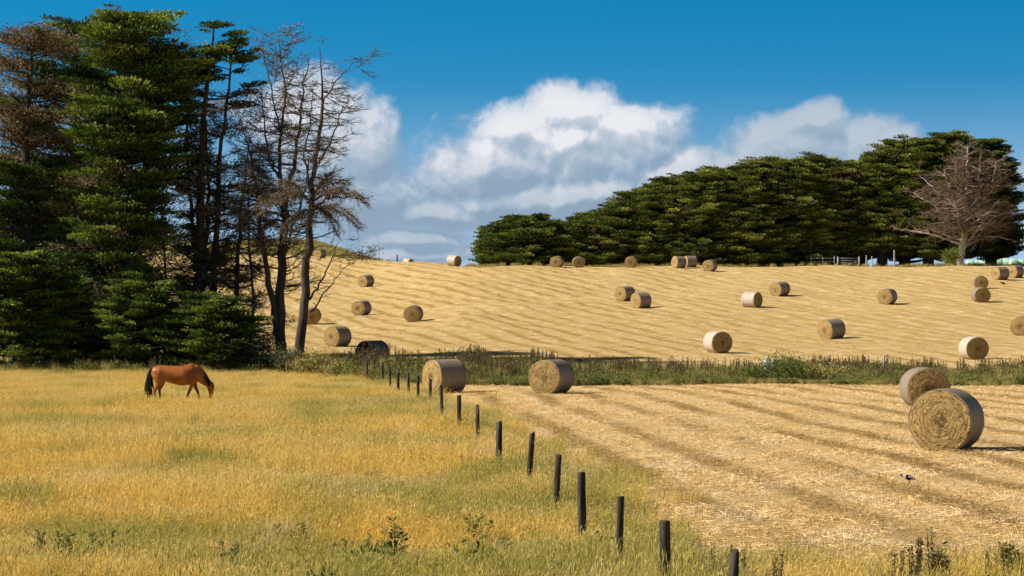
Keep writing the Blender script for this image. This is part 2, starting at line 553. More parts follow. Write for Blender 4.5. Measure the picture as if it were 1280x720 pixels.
# ------------------------------------------------------------------ scatter (grass and other ground cover)
def scatter(name, label, pts, rot, scl, idx, variants):
    coll = bpy.data.collections.new(name + '_kinds')
    for k, me in enumerate(variants):
        o = bpy.data.objects.new('%s_tuft_%02d' % (name, k), me)
        coll.objects.link(o)
    me = bpy.data.meshes.new(name)
    n = len(pts)
    me.vertices.add(n); me.vertices.foreach_set('co', np.asarray(pts, np.float32).ravel())
    a = me.attributes.new('rot', 'FLOAT_VECTOR', 'POINT'); a.data.foreach_set('vector', np.asarray(rot, np.float32).ravel())
    a = me.attributes.new('scl', 'FLOAT_VECTOR', 'POINT'); a.data.foreach_set('vector', np.asarray(scl, np.float32).ravel())
    a = me.attributes.new('idx', 'INT', 'POINT'); a.data.foreach_set('value', np.asarray(idx, np.int32))
    o = bpy.data.objects.new(name, me)
    COL.objects.link(o)
    g = bpy.data.node_groups.new(name + '_scatter', 'GeometryNodeTree')
    g.interface.new_socket('Geometry', in_out='INPUT', socket_type='NodeSocketGeometry')
    g.interface.new_socket('Geometry', in_out='OUTPUT', socket_type='NodeSocketGeometry')
    t = NT(g)
    gi = t.n('NodeGroupInput'); go = t.n('NodeGroupOutput')
    ci = t.n('GeometryNodeCollectionInfo')
    ci.inputs['Collection'].default_value = coll
    ci.inputs['Separate Children'].default_value = True
    ci.inputs['Reset Children'].default_value = True
    iop = t.n('GeometryNodeInstanceOnPoints')
    iop.inputs['Pick Instance'].default_value = True

    def na(nm, ty):
        q = t.n('GeometryNodeInputNamedAttribute', data_type=ty)
        q.inputs[0].default_value = nm
        return q.outputs[0]
    t.link(gi.outputs[0], iop.inputs['Points'])
    t.link(ci.outputs[0], iop.inputs['Instance'])
    t.link(na('idx', 'INT'), iop.inputs['Instance Index'])
    t.link(na('rot', 'FLOAT_VECTOR'), iop.inputs['Rotation'])
    t.link(na('scl', 'FLOAT_VECTOR'), iop.inputs['Scale'])
    t.link(iop.outputs[0], go.inputs[0])
    md = o.modifiers.new('scatter', 'NODES'); md.node_group = g
    tag(o, label, 'ground cover', kind='stuff')
    return o


def blades(mb, n, rad, h0, h1, w, lean=.25, wind=.15, r=None, heads=0.0, flat=0.0, tone=None):
    r = r or np.random.default_rng(1)
    th = r.random(n) * 2 * PI; q = np.sqrt(r.random(n)) * rad
    b = np.stack([q * np.cos(th), q * np.sin(th), np.zeros(n) - .03], 1)
    h = h0 + (h1 - h0) * r.random(n)
    a = r.random(n) * 2 * PI
    ln = lean * r.random(n) * h
    dx = np.cos(a) * ln + wind * h; dy = np.sin(a) * ln
    up = h * (1 - flat)
    mid = b + np.stack([dx * .35, dy * .35, up * .6], 1)
    tip = b + np.stack([dx, dy, up * (1 - .25 * (ln / np.maximum(h, .01)))], 1)
    f = r.random(n) * PI
    sd = np.stack([np.cos(f), np.sin(f), np.zeros(n)], 1) * (w * (.6 + .8 * r.random(n)))[:, None]
    v = np.stack([b - sd * .5, b + sd * .5, mid + sd * .42, mid - sd * .42, tip], 1)
    tn = r.random(n) if tone is None else tone[0] + (tone[1] - tone[0]) * r.random(n)
    base = np.arange(n)[:, None] * 5
    mb.add(v.reshape(-1, 3), base + np.array([[0, 1, 2, 3]]), None, tone=tn)
    # the upper part of each blade is added as its own triangles
    v2 = np.stack([mid - sd * .42, mid + sd * .42, tip], 1)
    mb.add(v2.reshape(-1, 3), None, np.arange(n * 3).reshape(-1, 3), tone=tn)
    if heads > 0:
        k = r.random(n) < heads
        m = k.sum()
        if m:
            d = tip[k] - mid[k]; d /= np.linalg.norm(d, axis=1)[:, None]
            nr = r.normal(size=(m, 3))
            mb.leaves(tip[k] + d * .02, d, nr, .05 + .035 * r.random(m), .007 + .006 * r.random(m), 0.7 + .3 * r.random(m))


def grass_material():
    m, t, p, out = new_mat('paddock_grass')
    col, P = paddock_colour(t)
    tn = t.attr('tone')
    col = t.mix(t.ss(tn, .0, .5, .5, 0), col, (0.26, 0.19, 0.045))
    col = t.mix(t.ss(tn, .7, 1, 0, .6), col, (0.72, 0.52, 0.24))
    t.link(col, p.inputs['Base Color'])
    tr = t.n('ShaderNodeBsdfTranslucent'); t.link(col, tr.inputs[0])
    mx = t.n('ShaderNodeMixShader'); mx.inputs[0].default_value = .35
    t.link(p.outputs[0], mx.inputs[1]); t.link(tr.outputs[0], mx.inputs[2]); t.link(mx.outputs[0], out.inputs[0])
    return m


def plain_leaf(name, stops, trans=.25, tonekey='tone', rough=.8):
    """leaf material: colours laid out along the face attribute 'tone'"""
    m, t, p, out = new_mat(name)
    r = t.n('ShaderNodeValToRGB'); t.link(t.attr(tonekey), r.inputs[0])
    e = r.color_ramp.elements
    e[0].position, e[0].color = stops[0][0], (*stops[0][1], 1)
    e[1].position, e[1].color = stops[-1][0], (*stops[-1][1], 1)
    for pos, c in stops[1:-1]:
        q = e.new(pos); q.color = (*c, 1)
    t.link(r.outputs[0], p.inputs['Base Color'])
    p.inputs['Roughness'].default_value = rough
    if trans:
        tr = t.n('ShaderNodeBsdfTranslucent'); t.link(r.outputs[0], tr.inputs[0])
        mx = t.n('ShaderNodeMixShader'); mx.inputs[0].default_value = trans
        t.link(p.outputs[0], mx.inputs[1]); t.link(tr.outputs[0], mx.inputs[2]); t.link(mx.outputs[0], out.inputs[0])
    return m


def noisy_mat(name, a, b, scale=4., rough=.9, bmp=.0, stretch=(1, 1, 1), det=5, lo=.35, hi=.65):
    m, t, p, out = new_mat(name)
    tc = t.n('ShaderNodeTexCoord')
    v = t.vm('MULTIPLY', tc.outputs['Object'], stretch)
    n = t.noise(v, scale, det, .65)
    t.link(t.mix(t.ss(n, lo, hi), a, b), p.inputs['Base Color'])
    p.inputs['Roughness'].default_value = rough
    if bmp: bump(t, p, n, .8, bmp)
    return m


M_GRASS = grass_material()
M_STRAW, t_, p_, o_ = new_mat('cut_straw')
g_ = t_.n('ShaderNodeGroup'); g_.node_tree = STUB
t_.link(t_.mix(t_.ss(t_.attr('tone'), .5, 1, .0, .35), g_.outputs[0], (0.78, 0.58, 0.31)), p_.inputs['Base Color'])
M_RUSH = plain_leaf('rush_leaf', [(0, (.08, .095, .022)), (.3, (.22, .22, .05)), (.55, (.46, .36, .12)), (1, (.62, .48, .21))])
M_DOCK = plain_leaf('dock_stalk', [(0, (.05, .04, .02)), (.5, (.14, .10, .045)), (1, (.30, .21, .09))], .1)
M_WEED = plain_leaf('green_weed', [(0, (.05, .08, .018)), (.5, (.14, .175, .036)), (1, (.30, .29, .08))], .3)


def make_grass():
    vs = []
    for k in range(5):
        r = np.random.default_rng(20 + k)
        mb = MB()
        blades(mb, 135, .42, .18, .50, .0062, .8, .13, r, heads=.35)
        vs.append(mb.mesh('grass_tuft', M_GRASS))
    P = []
    r = np.random.default_rng(5)
    for (d0, d1, dens) in ((14, 26, 13), (26, 36, 11), (36, 55, 8), (55, 80, 6.5), (80, 123, 5)):
        x0, x1 = -.30 * d1, max(.26 * d0, 8)
        n = int((d1 - d0) * (x1 - x0) * dens)
        x = r.uniform(x0, x1, n); y = r.uniform(d0, d1, n)
        ok = (x > -.275 * y - 2) & (x < .26 * y + 2)
        pm, sm, rm = masks(x, y)
        ok &= r.random(n) < pm
        P.append(np.stack([x[ok], y[ok]], 1))
    P = np.concatenate(P)
    # sparse tongues of grass on the mown side of the fence
    n = 2600
    y = r.uniform(19, 100, n); x = fence_x(y) + r.exponential(.42, n) + .1
    P = np.concatenate([P, np.stack([x, y], 1)])
    z = terrain(P[:, 0], P[:, 1])
    n = len(P)
    hum = smooth_noise(P[:, 0], P[:, 1] * .8, 2.4, 8) * .6 + smooth_noise(P[:, 0], P[:, 1], .9, 9) * .4
    hgt = .42 + 1.15 * hum * (.7 + .6 * r.random(n))
    off = P[:, 0] - fence_x(P[:, 1])
    hgt *= np.where(off > .25, .75, 1) * np.where((np.abs(off) < .8), 1.12, 1.0)
    hgt *= 1 - .35 * sst(60, 85, P[:, 1])
    hgt *= np.where(np.hypot(P[:, 0] + 11.9, (P[:, 1] - 76.5) * .6) < 2.2, .55, 1)
    hs = 1 + .15 * r.normal(size=n)
    rot = np.stack([r.normal(size=n) * .08, r.normal(size=n) * .08, r.uniform(-.7, .7, n)], 1)
    scatter('grass', 'long golden dry grass of the paddock left of the fence', np.stack([P[:, 0], P[:, 1], z], 1), rot, np.stack([hs, hs, hgt], 1), r.integers(0, 5, n), vs)


def make_straw():
    vs = []
    for k in range(4):
        r = np.random.default_rng(40 + k)
        mb = MB()
        blades(mb, 46, .5, .03, .09, .010, .8, .0, r)
        # loose straws lying about
        n = 22
        c = np.stack([r.uniform(-.5, .5, n), r.uniform(-.5, .5, n), r.uniform(.01, .07, n)], 1)
        d = np.stack([r.normal(size=n), r.normal(size=n), r.normal(size=n) * .15], 1)
        mb.leaves(c, d, r.normal(size=(n, 3)) + np.array([0, 0, 1.5]), r.uniform(.08, .24, n), .009, r.random(n))
        vs.append(mb.mesh('straw_tuft', M_STRAW))
    P = []
    r = np.random.default_rng(6)
    for (d0, d1, dens) in ((24, 36, 8), (36, 55, 5), (55, 104, 2.6)):
        x0, x1 = -.1 * d1, .26 * d1
        n = int((d1 - d0) * (x1 - x0) * dens)
        x = r.uniform(x0, x1, n); y = r.uniform(d0, d1, n)
        ok = (x < .25 * y + 2) & (x > fence_x(y) + .4)
        pm, sm, rm = masks(x, y)
        ok &= r.random(n) < (1 - pm) * (1 - sm)
        dn = smooth_noise(x, y * .6, 1.1, 12)
        ok &= r.random(n) < .25 + dn
        P.append(np.stack([x[ok], y[ok]], 1))
    for (d0, d1, dens) in ((118, 190, .45), (190, 275, .25)):
        x0, x1 = -.12 * d1, .26 * d1
        n = int((d1 - d0) * (x1 - x0) * dens)
        x = r.uniform(x0, x1, n); y = r.uniform(d0, d1, n)
        dn = smooth_noise(x, y * .6, 1.6, 14)
        ok = (r.random(n) < .15 + dn) & (x < .25 * y + 2)
        P.append(np.stack([x[ok], y[ok]], 1))
    P = np.concatenate(P); n = len(P)
    z = terrain(P[:, 0], P[:, 1])
    s = (1 + .3 * r.normal(size=n)).clip(.5, 2) * np.where(P[:, 1] > 115, 1.3, 1)
    scatter('stubble', 'short pale stubble and loose straw over the mown field', np.stack([P[:, 0], P[:, 1], z], 1),
            np.stack([np.zeros(n), np.zeros(n), r.uniform(0, 6.28, n)], 1), np.stack([s, s, s * .9], 1), r.integers(0, 4, n), vs)


def make_weeds():
    vs = []
    for k in range(3):       # rush clumps
        r = np.random.default_rng(60 + k); mb = MB()
        blades(mb, 120, .35, .35, .85, .016, .75, .06, r, tone=(.1, 1.0))
        vs.append(mb.mesh('rush_clump', M_RUSH))
    for k in range(3):       # dock stalks with dark seed heads
        r = np.random.default_rng(70 + k); mb = MB()
        for i in range(5):
            x, y = r.normal(size=2) * .16; h = r.uniform(.65, 1.05)
            tp = np.array([x + r.normal() * .08, y, h])
            mb.tube([[x, y, 0], [x, y, h * .5], tp], [.008, .007, .004], 4)
            n = 60
            q = r.uniform(.45, 1, n)[:, None]
            c = np.array([[x, y, 0]]) * (1 - q) + tp * q + r.normal(size=(n, 3)) * [.020, .020, .01]
            mb.leaves(c, r.normal(size=(n, 3)) + [0, 0, 1.5], r.normal(size=(n, 3)), .05, .022, r.random(n))
        vs.append(mb.mesh('dock_clump', M_DOCK))
    for k in range(3):       # leafy weeds
        r = np.random.default_rng(80 + k); mb = MB()
        n = 260
        c = r.normal(size=(n, 3)) * [.26, .26, .16] + [0, 0, .32]
        c[:, 2] = np.abs(c[:, 2])
        mb.leaves(c, r.normal(size=(n, 3)) + [0, 0, .8], r.normal(size=(n, 3)) + [0, 0, .6], .15, .055, r.random(n))
        vs.append(mb.mesh('leafy_clump', M_WEED))
    r = np.random.default_rng(9)
    P, I, H = [], [], []
    # the wet strip across the middle
    n = 5200
    x = r.uniform(-9, 31, n); y = r.uniform(104.2, 117.5, n)
    padd, strip, _ = masks(x, y)
    dn = smooth_noise(x, y, 1.5, 21)
    front = 1 - sst(104, 112, y)
    ok = (strip > .35) & (r.random(n) < .30 + .7 * dn) & ((x > fence_x(y) + 1.6) | (y > 111))
    x, y, dn, front = x[ok], y[ok], dn[ok], front[ok]
    kind = np.where(r.random(len(x)) < (.05 + .30 * (dn > .55)) * (1 - .6 * front), 3, np.where(r.random(len(x)) < .16 + .45 * (front) * (dn > .45), 6, 0)) + r.integers(0, 3, len(x))
    P.append(np.stack([x, y], 1)); I.append(kind); H.append((.45 + .65 * dn) * (.55 + .4 * (1 - front)) * (1 + .45 * (1 - front) * (1 - sst(-2, 9, x))))
    # far bank seed heads
    # under and before the trees at the left
    n = 700
    x = r.uniform(-33, -9.5, n); y = 121 + r.normal(size=n) * 1.6 + (x + 20) * .0
    ok = (x < -9.5) | (y < 118)
    x, y = x[ok], y[ok]
    P.append(np.stack([x, y], 1)); I.append(np.where(r.random(len(x)) < .35, 6, np.where(r.random(len(x)) < .5, 3, 0)) + r.integers(0, 3, len(x))); H.append(r.uniform(.35, .85, len(x)))
    # near verge, bottom right
    n = 90
    y = r.uniform(20.0, 25.5, n); x = r.uniform(1.9, 7.0, n)
    P.append(np.stack([x, y], 1)); I.append(np.where(r.random(n) < .24, 3, np.where(r.random(n) < .1, 6, 0)) + r.integers(0, 3, n)); H.append(r.uniform(.40, .72, n) * (.6 + .6 * r.random(n)))
    n = 10
    y = r.uniform(20, 27, n); x = r.uniform(-6.5, 1.5, n)
    P.append(np.stack([x, y], 1)); I.append(np.where(r.random(n) < .6, 3, 6) + r.integers(0, 3, n)); H.append(r.uniform(.45, .7, n))
    # rank growth on the mound and under the wood on the ridge
    n = 1100
    x = r.uniform(-50, -16, n); y = r.uniform(338, 410, n)
    ok = masks(x, y)[2] > .5
    x, y = x[ok], y[ok]
    P.append(np.stack([x, y], 1)); I.append(r.integers(0, 3, len(x))); H.append(r.uniform(.5, 1.0, len(x)))
    # tussocks here and there in the paddock
    n = 520
    y = r.uniform(24, 118, n); x = r.uniform(-.26, .0, n) * y
    dn = smooth_noise(x, y * .7, 4.0, 33)
    ok = (x < fence_x(y) - .5) & (dn > .56)
    x, y = x[ok], y[ok]
    P.append(np.stack([x, y], 1)); I.append(r.integers(0, 3, len(x))); H.append(r.uniform(.22, .42, len(x)))
    n = 900
    x = r.uniform(-6, 78, n); y = r.uniform(281, 290, n)
    P.append(np.stack([x, y], 1)); I.append(r.integers(0, 3, len(x))); H.append(r.uniform(.35, .8, len(x)))
    P = np.concatenate(P); I = np.concatenate(I); H = np.concatenate(H); n = len(P)
    z = terrain(P[:, 0], P[:, 1])
    scatter('weeds', 'rushes, docks and leafy weeds of the wet strip and field edges', np.stack([P[:, 0], P[:, 1], z], 1),
            np.stack([r.normal(size=n) * .06, r.normal(size=n) * .06, r.uniform(0, 6.28, n)], 1), np.stack([H * .9 + .15, H * .9 + .15, H * 1.15], 1), I, vs)


make_grass()
make_straw()
make_weeds()

# ------------------------------------------------------------------ trees
M_BARK = noisy_mat('dark_bark', (.050, .038, .028), (.115, .090, .068), 3, .95, .03, (1, 1, .25))
M_PALEBARK = noisy_mat('bleached_bark', (.34, .28, .22), (.58, .50, .42), 3, .9, .02, (1, 1, .25))
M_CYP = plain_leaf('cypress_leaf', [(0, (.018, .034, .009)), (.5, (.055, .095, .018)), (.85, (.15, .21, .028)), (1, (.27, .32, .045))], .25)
M_BROWN = plain_leaf('dead_needles', [(0, (.09, .062, .038)), (.5, (.22, .150, .085)), (1, (.38, .275, .165))], .15)
M_TWIG = plain_leaf('dead_twigs', [(0, (.085, .052, .035)), (.5, (.19, .120, .080)), (1, (.33, .22, .155))], 0)
M_TWIGD = plain_leaf('grey_dead_twigs', [(0, (.055, .047, .038)), (.5, (.12, .098, .072)), (1, (.23, .185, .13))], 0)
M_FARCYP = plain_leaf('wood_leaf', [(0, (.022, .034, .010)), (.4, (.085, .115, .022)), (.75, (.22, .25, .038)), (1, (.36, .37, .07))], .25)


def pad(mb, c, out, a, b, th, n, tone, r, lsize=.24, droop=.0):
    """a flat spray of foliage: leaf faces through a flattened ellipsoid, fanned outwards"""
    out = np.asarray(out, float); out = out / (np.linalg.norm(out) + 1e-9)
    sd = np.cross(out, [0, 0, 1.0]); sd /= np.linalg.norm(sd) + 1e-9
    up = np.cross(sd, out)
    u = r.normal(size=(n, 3)); u /= np.linalg.norm(u, axis=1)[:, None] + 1e-9
    u *= (r.random(n) ** .45)[:, None]
    lump = 1 + .35 * np.sin(u[:, 0] * 7 + c[0] * 3) * np.sin(u[:, 1] * 6 + c[1] * 3)
    p = np.asarray(c) + out * (u[:, 0] * a)[:, None] + sd * (u[:, 1] * b)[:, None] + up * (u[:, 2] * th * lump + .18 * a * u[:, 0] ** 2 * 0)[:, None]
    p[:, 2] -= droop * (u[:, 0] ** 2 + u[:, 1] ** 2) * a
    d = out * (.7 + u[:, :1]) + sd * (u[:, 1:2] * 1.1) + r.normal(size=(n, 3)) * .45 + np.array([0, 0, .45])
    nr = np.array([0, 0, .45]) + r.normal(size=(n, 3)) * .8
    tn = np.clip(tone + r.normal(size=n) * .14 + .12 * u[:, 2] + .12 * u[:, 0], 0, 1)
    mb.leaves(p, d, nr, lsize * r.uniform(.6, 1.4, n), lsize * .46 * r.uniform(.6, 1.4, n), tn)


def cypress(loc, label, trunks, env, nbr, seed, brown=lambda h, az: 0.0, npad=(2, 4), nleaf=150, lsize=.24, psz=(1.35, 1.0, .16), lmin=.6, inner=8, lump=True,
            gap=0.0, group=None, rise=.22, name='cypress_tree', green=M_CYP, bark=M_BARK, low=0.12, sub=True, tone0=.5, tapertop=.05, depth=1.0):
    """trunks: list of polylines [(x,z,r),...] relative to loc; env: list of (h, left, right) crown half widths"""
    r = np.random.default_rng(seed)
    root = thing(name, loc, label, 'tree', group)
    tb, br, cr, bw = MB(), MB(), MB(), MB()
    tp = []
    for q, tr in enumerate(trunks):
        tr = np.array(tr, float)
        yy = np.cumsum(r.normal(size=len(tr)) * .12) + (q * .7 - .35 * len(trunks) + .35)
        pts = np.stack([tr[:, 0], yy, tr[:, 1]], 1)
        # resample
        tt = np.linspace(0, len(tr) - 1, len(tr) * 4)
        pts = np.stack([np.interp(tt, np.arange(len(tr)), pts[:, i]) for i in range(3)], 1)
        rad = np.interp(tt, np.arange(len(tr)), tr[:, 2])
        pts[1:-1, :2] += r.normal(size=(len(pts) - 2, 2)) * .045
        rad = rad * (1 + .07 * r.normal(size=len(rad)))
        rad[0] *= 1.35
        pts[0, 2] -= .4
        tb.tube(pts, rad, 10)
        tp.append((pts, rad))
    env = np.array(env, float)
    hmin, hmax = env[0, 0], env[-1, 0]
    for i in range(nbr):
        h = hmin + (hmax - hmin) * r.random() ** .9
        pts, rad = tp[r.integers(len(tp))]
        if h > pts[-1, 2] + 1.0: 
            cand = [t for t in tp if t[0][-1, 2] >= h - 1.0]
            if cand: pts, rad = cand[r.integers(len(cand))]
        az = r.random() * 2 * PI
        rl = np.interp(h, env[:, 0], env[:, 1]); rr = np.interp(h, env[:, 0], env[:, 2])
        cx = np.cos(az)
        ext = (rr if cx > 0 else rl) * abs(cx) + (rr + rl) * .5 * (1 - abs(cx)) * depth
        L = ext * r.uniform(lmin, 1.0)
        if lump:     # irregular crown: whole boughs longer or missing
            q = float(smooth_noise(h * 1.0 + 50, az * 1.6, 1.9, seed)) * .6 + float(smooth_noise(h, az * 2.5 + 9, .9, seed + 1)) * .4
            if q < .35: continue
            L *= .42 + 1.0 * q
        if r.random() < gap: continue
        dirv = np.array([np.cos(az), np.sin(az), 0])
        h0 = max(h - L * rise * r.uniform(.8, 1.6), .4)
        h0 = min(h0, pts[-1, 2] - .1)
        s = np.array([np.interp(h0, pts[:, 2], pts[:, 0]), np.interp(h0, pts[:, 2], pts[:, 1]), h0])
        e = np.array([0, 0, h]) + dirv * L
        e[:2] += np.array([np.interp(h, pts[:, 2], pts[:, 0]), np.interp(h, pts[:, 2], pts[:, 1])]) * .35
        m1 = s + (e - s) * .5 + np.array([r.normal() * .15, r.normal() * .15, -(h - h0) * .18])
        bp = np.array([s, m1, e])
        rb = np.interp(h0, pts[:, 2], rad)
        r0 = min(.035 * L + .03, rb * .6)
        tt = np.linspace(0, 2, 5)
        bp5 = np.stack([np.interp(tt, [0, 1, 2], bp[:, k]) for k in range(3)], 1)
        bp5[1:4] += r.normal(size=(3, 3)) * .06 * L * .3
        br.tube(bp5, np.linspace(r0, .015, 5), 5, caps=False)
        if inner:
            g = r.uniform(.15, .95, inner)
            a0 = np.stack([np.interp(g * 4, np.arange(5), bp5[:, k]) for k in range(3)], 1)
            dd = dirv * .6 + r.normal(size=(inner, 3)) * [.7, .7, .35]
            br.twigs(a0, a0 + dd * r.uniform(.4, 1.1, (inner, 1)), .014, .005)
        isb = r.random() < brown(h / hmax, az)
        k = r.integers(npad[0], npad[1] + 1)
        for j in range(k):
            tone = np.clip(tone0 + r.normal() * .24, .03, .98)
            f = 1 - .62 * (j + r.random() * .6) / max(k, 1)
            c = bp[0] * 0 + (s + (e - s) * f) + np.array([0, 0, -(h - h0) * .18 * 4 * f * (1 - f)])
            sw = (r.random() - .5) * 1.1 * psz[0] * (1.2 - f * .4)
            sdv = np.array([-dirv[1], dirv[0], 0])
            c = c + sdv * sw + np.array([0, 0, r.normal() * .15 + .08])
            sc = r.uniform(.5, 1.4) * (.75 + .4 * min(L / 3, 1))
            tgt = bw if isb else cr
            nn = int(nleaf * sc * sc * (.6 if isb else 1))
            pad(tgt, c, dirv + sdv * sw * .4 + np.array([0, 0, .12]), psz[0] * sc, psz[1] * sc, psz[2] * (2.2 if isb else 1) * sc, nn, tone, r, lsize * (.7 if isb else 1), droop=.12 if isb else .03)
            if sub:
                m = 5
                p0 = np.repeat((s + (e - s) * max(f - .2, .1))[None], m, 0)
                p1 = c + r.normal(size=(m, 3)) * [psz[0] * .5, psz[0] * .5, .1]
                br.twigs(p0, p1, .018, .006)
    # bare snags inside the crown
    tb_o = tb.build('trunk', bark, root, smooth=True)
    br.build('limbs', bark, root)
    cr.build('crown', green, root)
    if bw.n: bw.build('dead_foliage', M_BROWN, root)
    return root


def bare_tree(loc, label, leaders, seed, n1=26, L1=(1., 3.2), n2=7, n3=5, up=.35, bark=M_BARK, twigm=M_TWIG, tw=.012, hstart=.3, extra=None, side=None,
              name='dead_tree', droop=0.0, dead=0, group=None, ysp=.8, lenf=None):
    r = np.random.default_rng(seed)
    root = thing(name, loc, label, 'tree', group)
    tb, br, tg, bw = MB(), MB(), MB(), MB()
    P0, P1, RA, RB, TN = [], [], [], [], []
    for q, tr in enumerate(leaders):
        tr = np.array(tr, float)
        if tr.shape[1] == 3:
            yy = np.cumsum(r.normal(size=len(tr)) * .25 * ysp); yy -= yy[0]
            tr = np.stack([tr[:, 0], yy + r.normal() * .0, tr[:, 1], tr[:, 2]], 1)
        n = len(tr)
        tt = np.linspace(0, n - 1, n * 4)
        pts = np.stack([np.interp(tt, np.arange(n), tr[:, i]) for i in range(3)], 1)
        rad = np.interp(tt, np.arange(n), tr[:, 3])
        pts[1:-1] += r.normal(size=(len(pts) - 2, 3)) * .05
        tb.tube(pts, rad, 8)
        hlen = pts[-1, 2] - pts[0, 2]
        k1 = max(3, int(n1 * abs(hlen) / 14))
        for i in range(k1):
            f = hstart + (1 - hstart) * r.random() if pts[0, 2] < 2 else r.random() ** .8
            u = f * (len(pts) - 1)
            s = np.array([np.interp(u, np.arange(len(pts)), pts[:, k]) for k in range(3)])
            rb = np.interp(u, np.arange(len(pts)), rad)
            az = r.random() * 2 * PI
            if side is not None: az = az if r.random() > .4 else side + r.normal() * .5
            L = r.uniform(*L1) * (1.1 - .55 * f)
            if lenf: L *= lenf(s[2])
            e = s + np.array([np.cos(az) * L, np.sin(az) * L, L * (up + r.normal() * .25)])
            mid = s + (e - s) * .5 + np.array([0, 0, -L * .08 + droop * L * .25])
            e[2] -= droop * L * .45
            bp = np.array([s, s + (mid - s) * .5, mid, mid + (e - mid) * .5 + r.normal(size=3) * .05, e])
            br.tube(bp, np.linspace(min(rb * .45, .022 * L + .012), .010, 5), 4, caps=False)
            bd = (e - s) / (np.linalg.norm(e - s) + 1e-9)
            k2 = max(2, int(n2 * L / 1.6))
            g = r.uniform(.25, 1, k2)
            a = np.stack([np.interp(g * 4, np.arange(5), bp[:, k]) for k in range(3)], 1)
            l2 = L * r.uniform(.22, .5, k2) * (1.15 - .4 * g)
            d2 = bd + r.normal(size=(k2, 3)) * [.75, .75, .30] + [0, 0, .16 - droop * .5]
            d2 /= np.linalg.norm(d2, axis=1)[:, None]
            b = a + d2 * l2[:, None]
            P0.append(a); P1.append(b); RA.append(np.full(k2, tw * 1.15)); RB.append(np.full(k2, tw * .6)); TN.append(np.full(k2, .35))
            k3 = n3
            gg = r.uniform(.2, 1, (k2, k3))
            a3 = (a[:, None] + (b - a)[:, None] * gg[..., None]).reshape(-1, 3)
            d3 = (d2[:, None] + r.normal(size=(k2, k3, 3)) * [.6, .6, .35] + [0, 0, .1 - droop * .4]).reshape(-1, 3)
            d3 /= np.linalg.norm(d3, axis=1)[:, None]
            l3 = np.repeat(l2, k3) * r.uniform(.25, .6, k2 * k3)
            P0.append(a3); P1.append(a3 + d3 * l3[:, None]); RA.append(np.full(len(a3), tw * .75)); RB.append(np.full(len(a3), tw * .4)); TN.append(r.uniform(.2, 1, len(a3)))
            if dead and r.random() < dead:
                nn = int(60 * L)
                ff = r.uniform(.35, 1.05, nn)
                c = s + (e - s) * ff[:, None] + r.normal(size=(nn, 3)) * [.28, .28, .20]
                bw.leaves(c, bd + r.normal(size=(nn, 3)) * .6 + [0, 0, -.1], r.normal(size=(nn, 3)) + [0, 0, .8], .26, .04, r.random(nn))
    tg.twigs(np.concatenate(P0), np.concatenate(P1), np.concatenate(RA), np.concatenate(RB), np.concatenate(TN))
    tb.build('trunk', bark, root, smooth=True)
    br.build('limbs', bark, root)
    tg.build('twigs', twigm, root)
    if bw.n: bw.build('dead_foliage', M_BROWN, root)
    return root


def px_tree(px, d):
    p = at_dist(px, d); return p, F / d


def conv(list_px, px0, d, basez):
    """photograph pixels (x, y, radius m) -> (x, z, r) around a tree standing at px0, distance d"""
    out = []
    for x, y, rad in list_px:
        X = (x - px0) / F * d
        Z = EYE + (HZ - y) / F * d - basez
        out.append((X, Z, rad))
    return out


def env_px(rows, px0, d, basez):
    """rows: (y, xleft, xright) -> (h, left, right) sorted by height"""
    o = []
    for y, xl, xr in rows:
        o.append((EYE + (HZ - y) / F * d - basez, (px0 - xl) / F * d, (xr - px0) / F * d))
    return sorted(o)


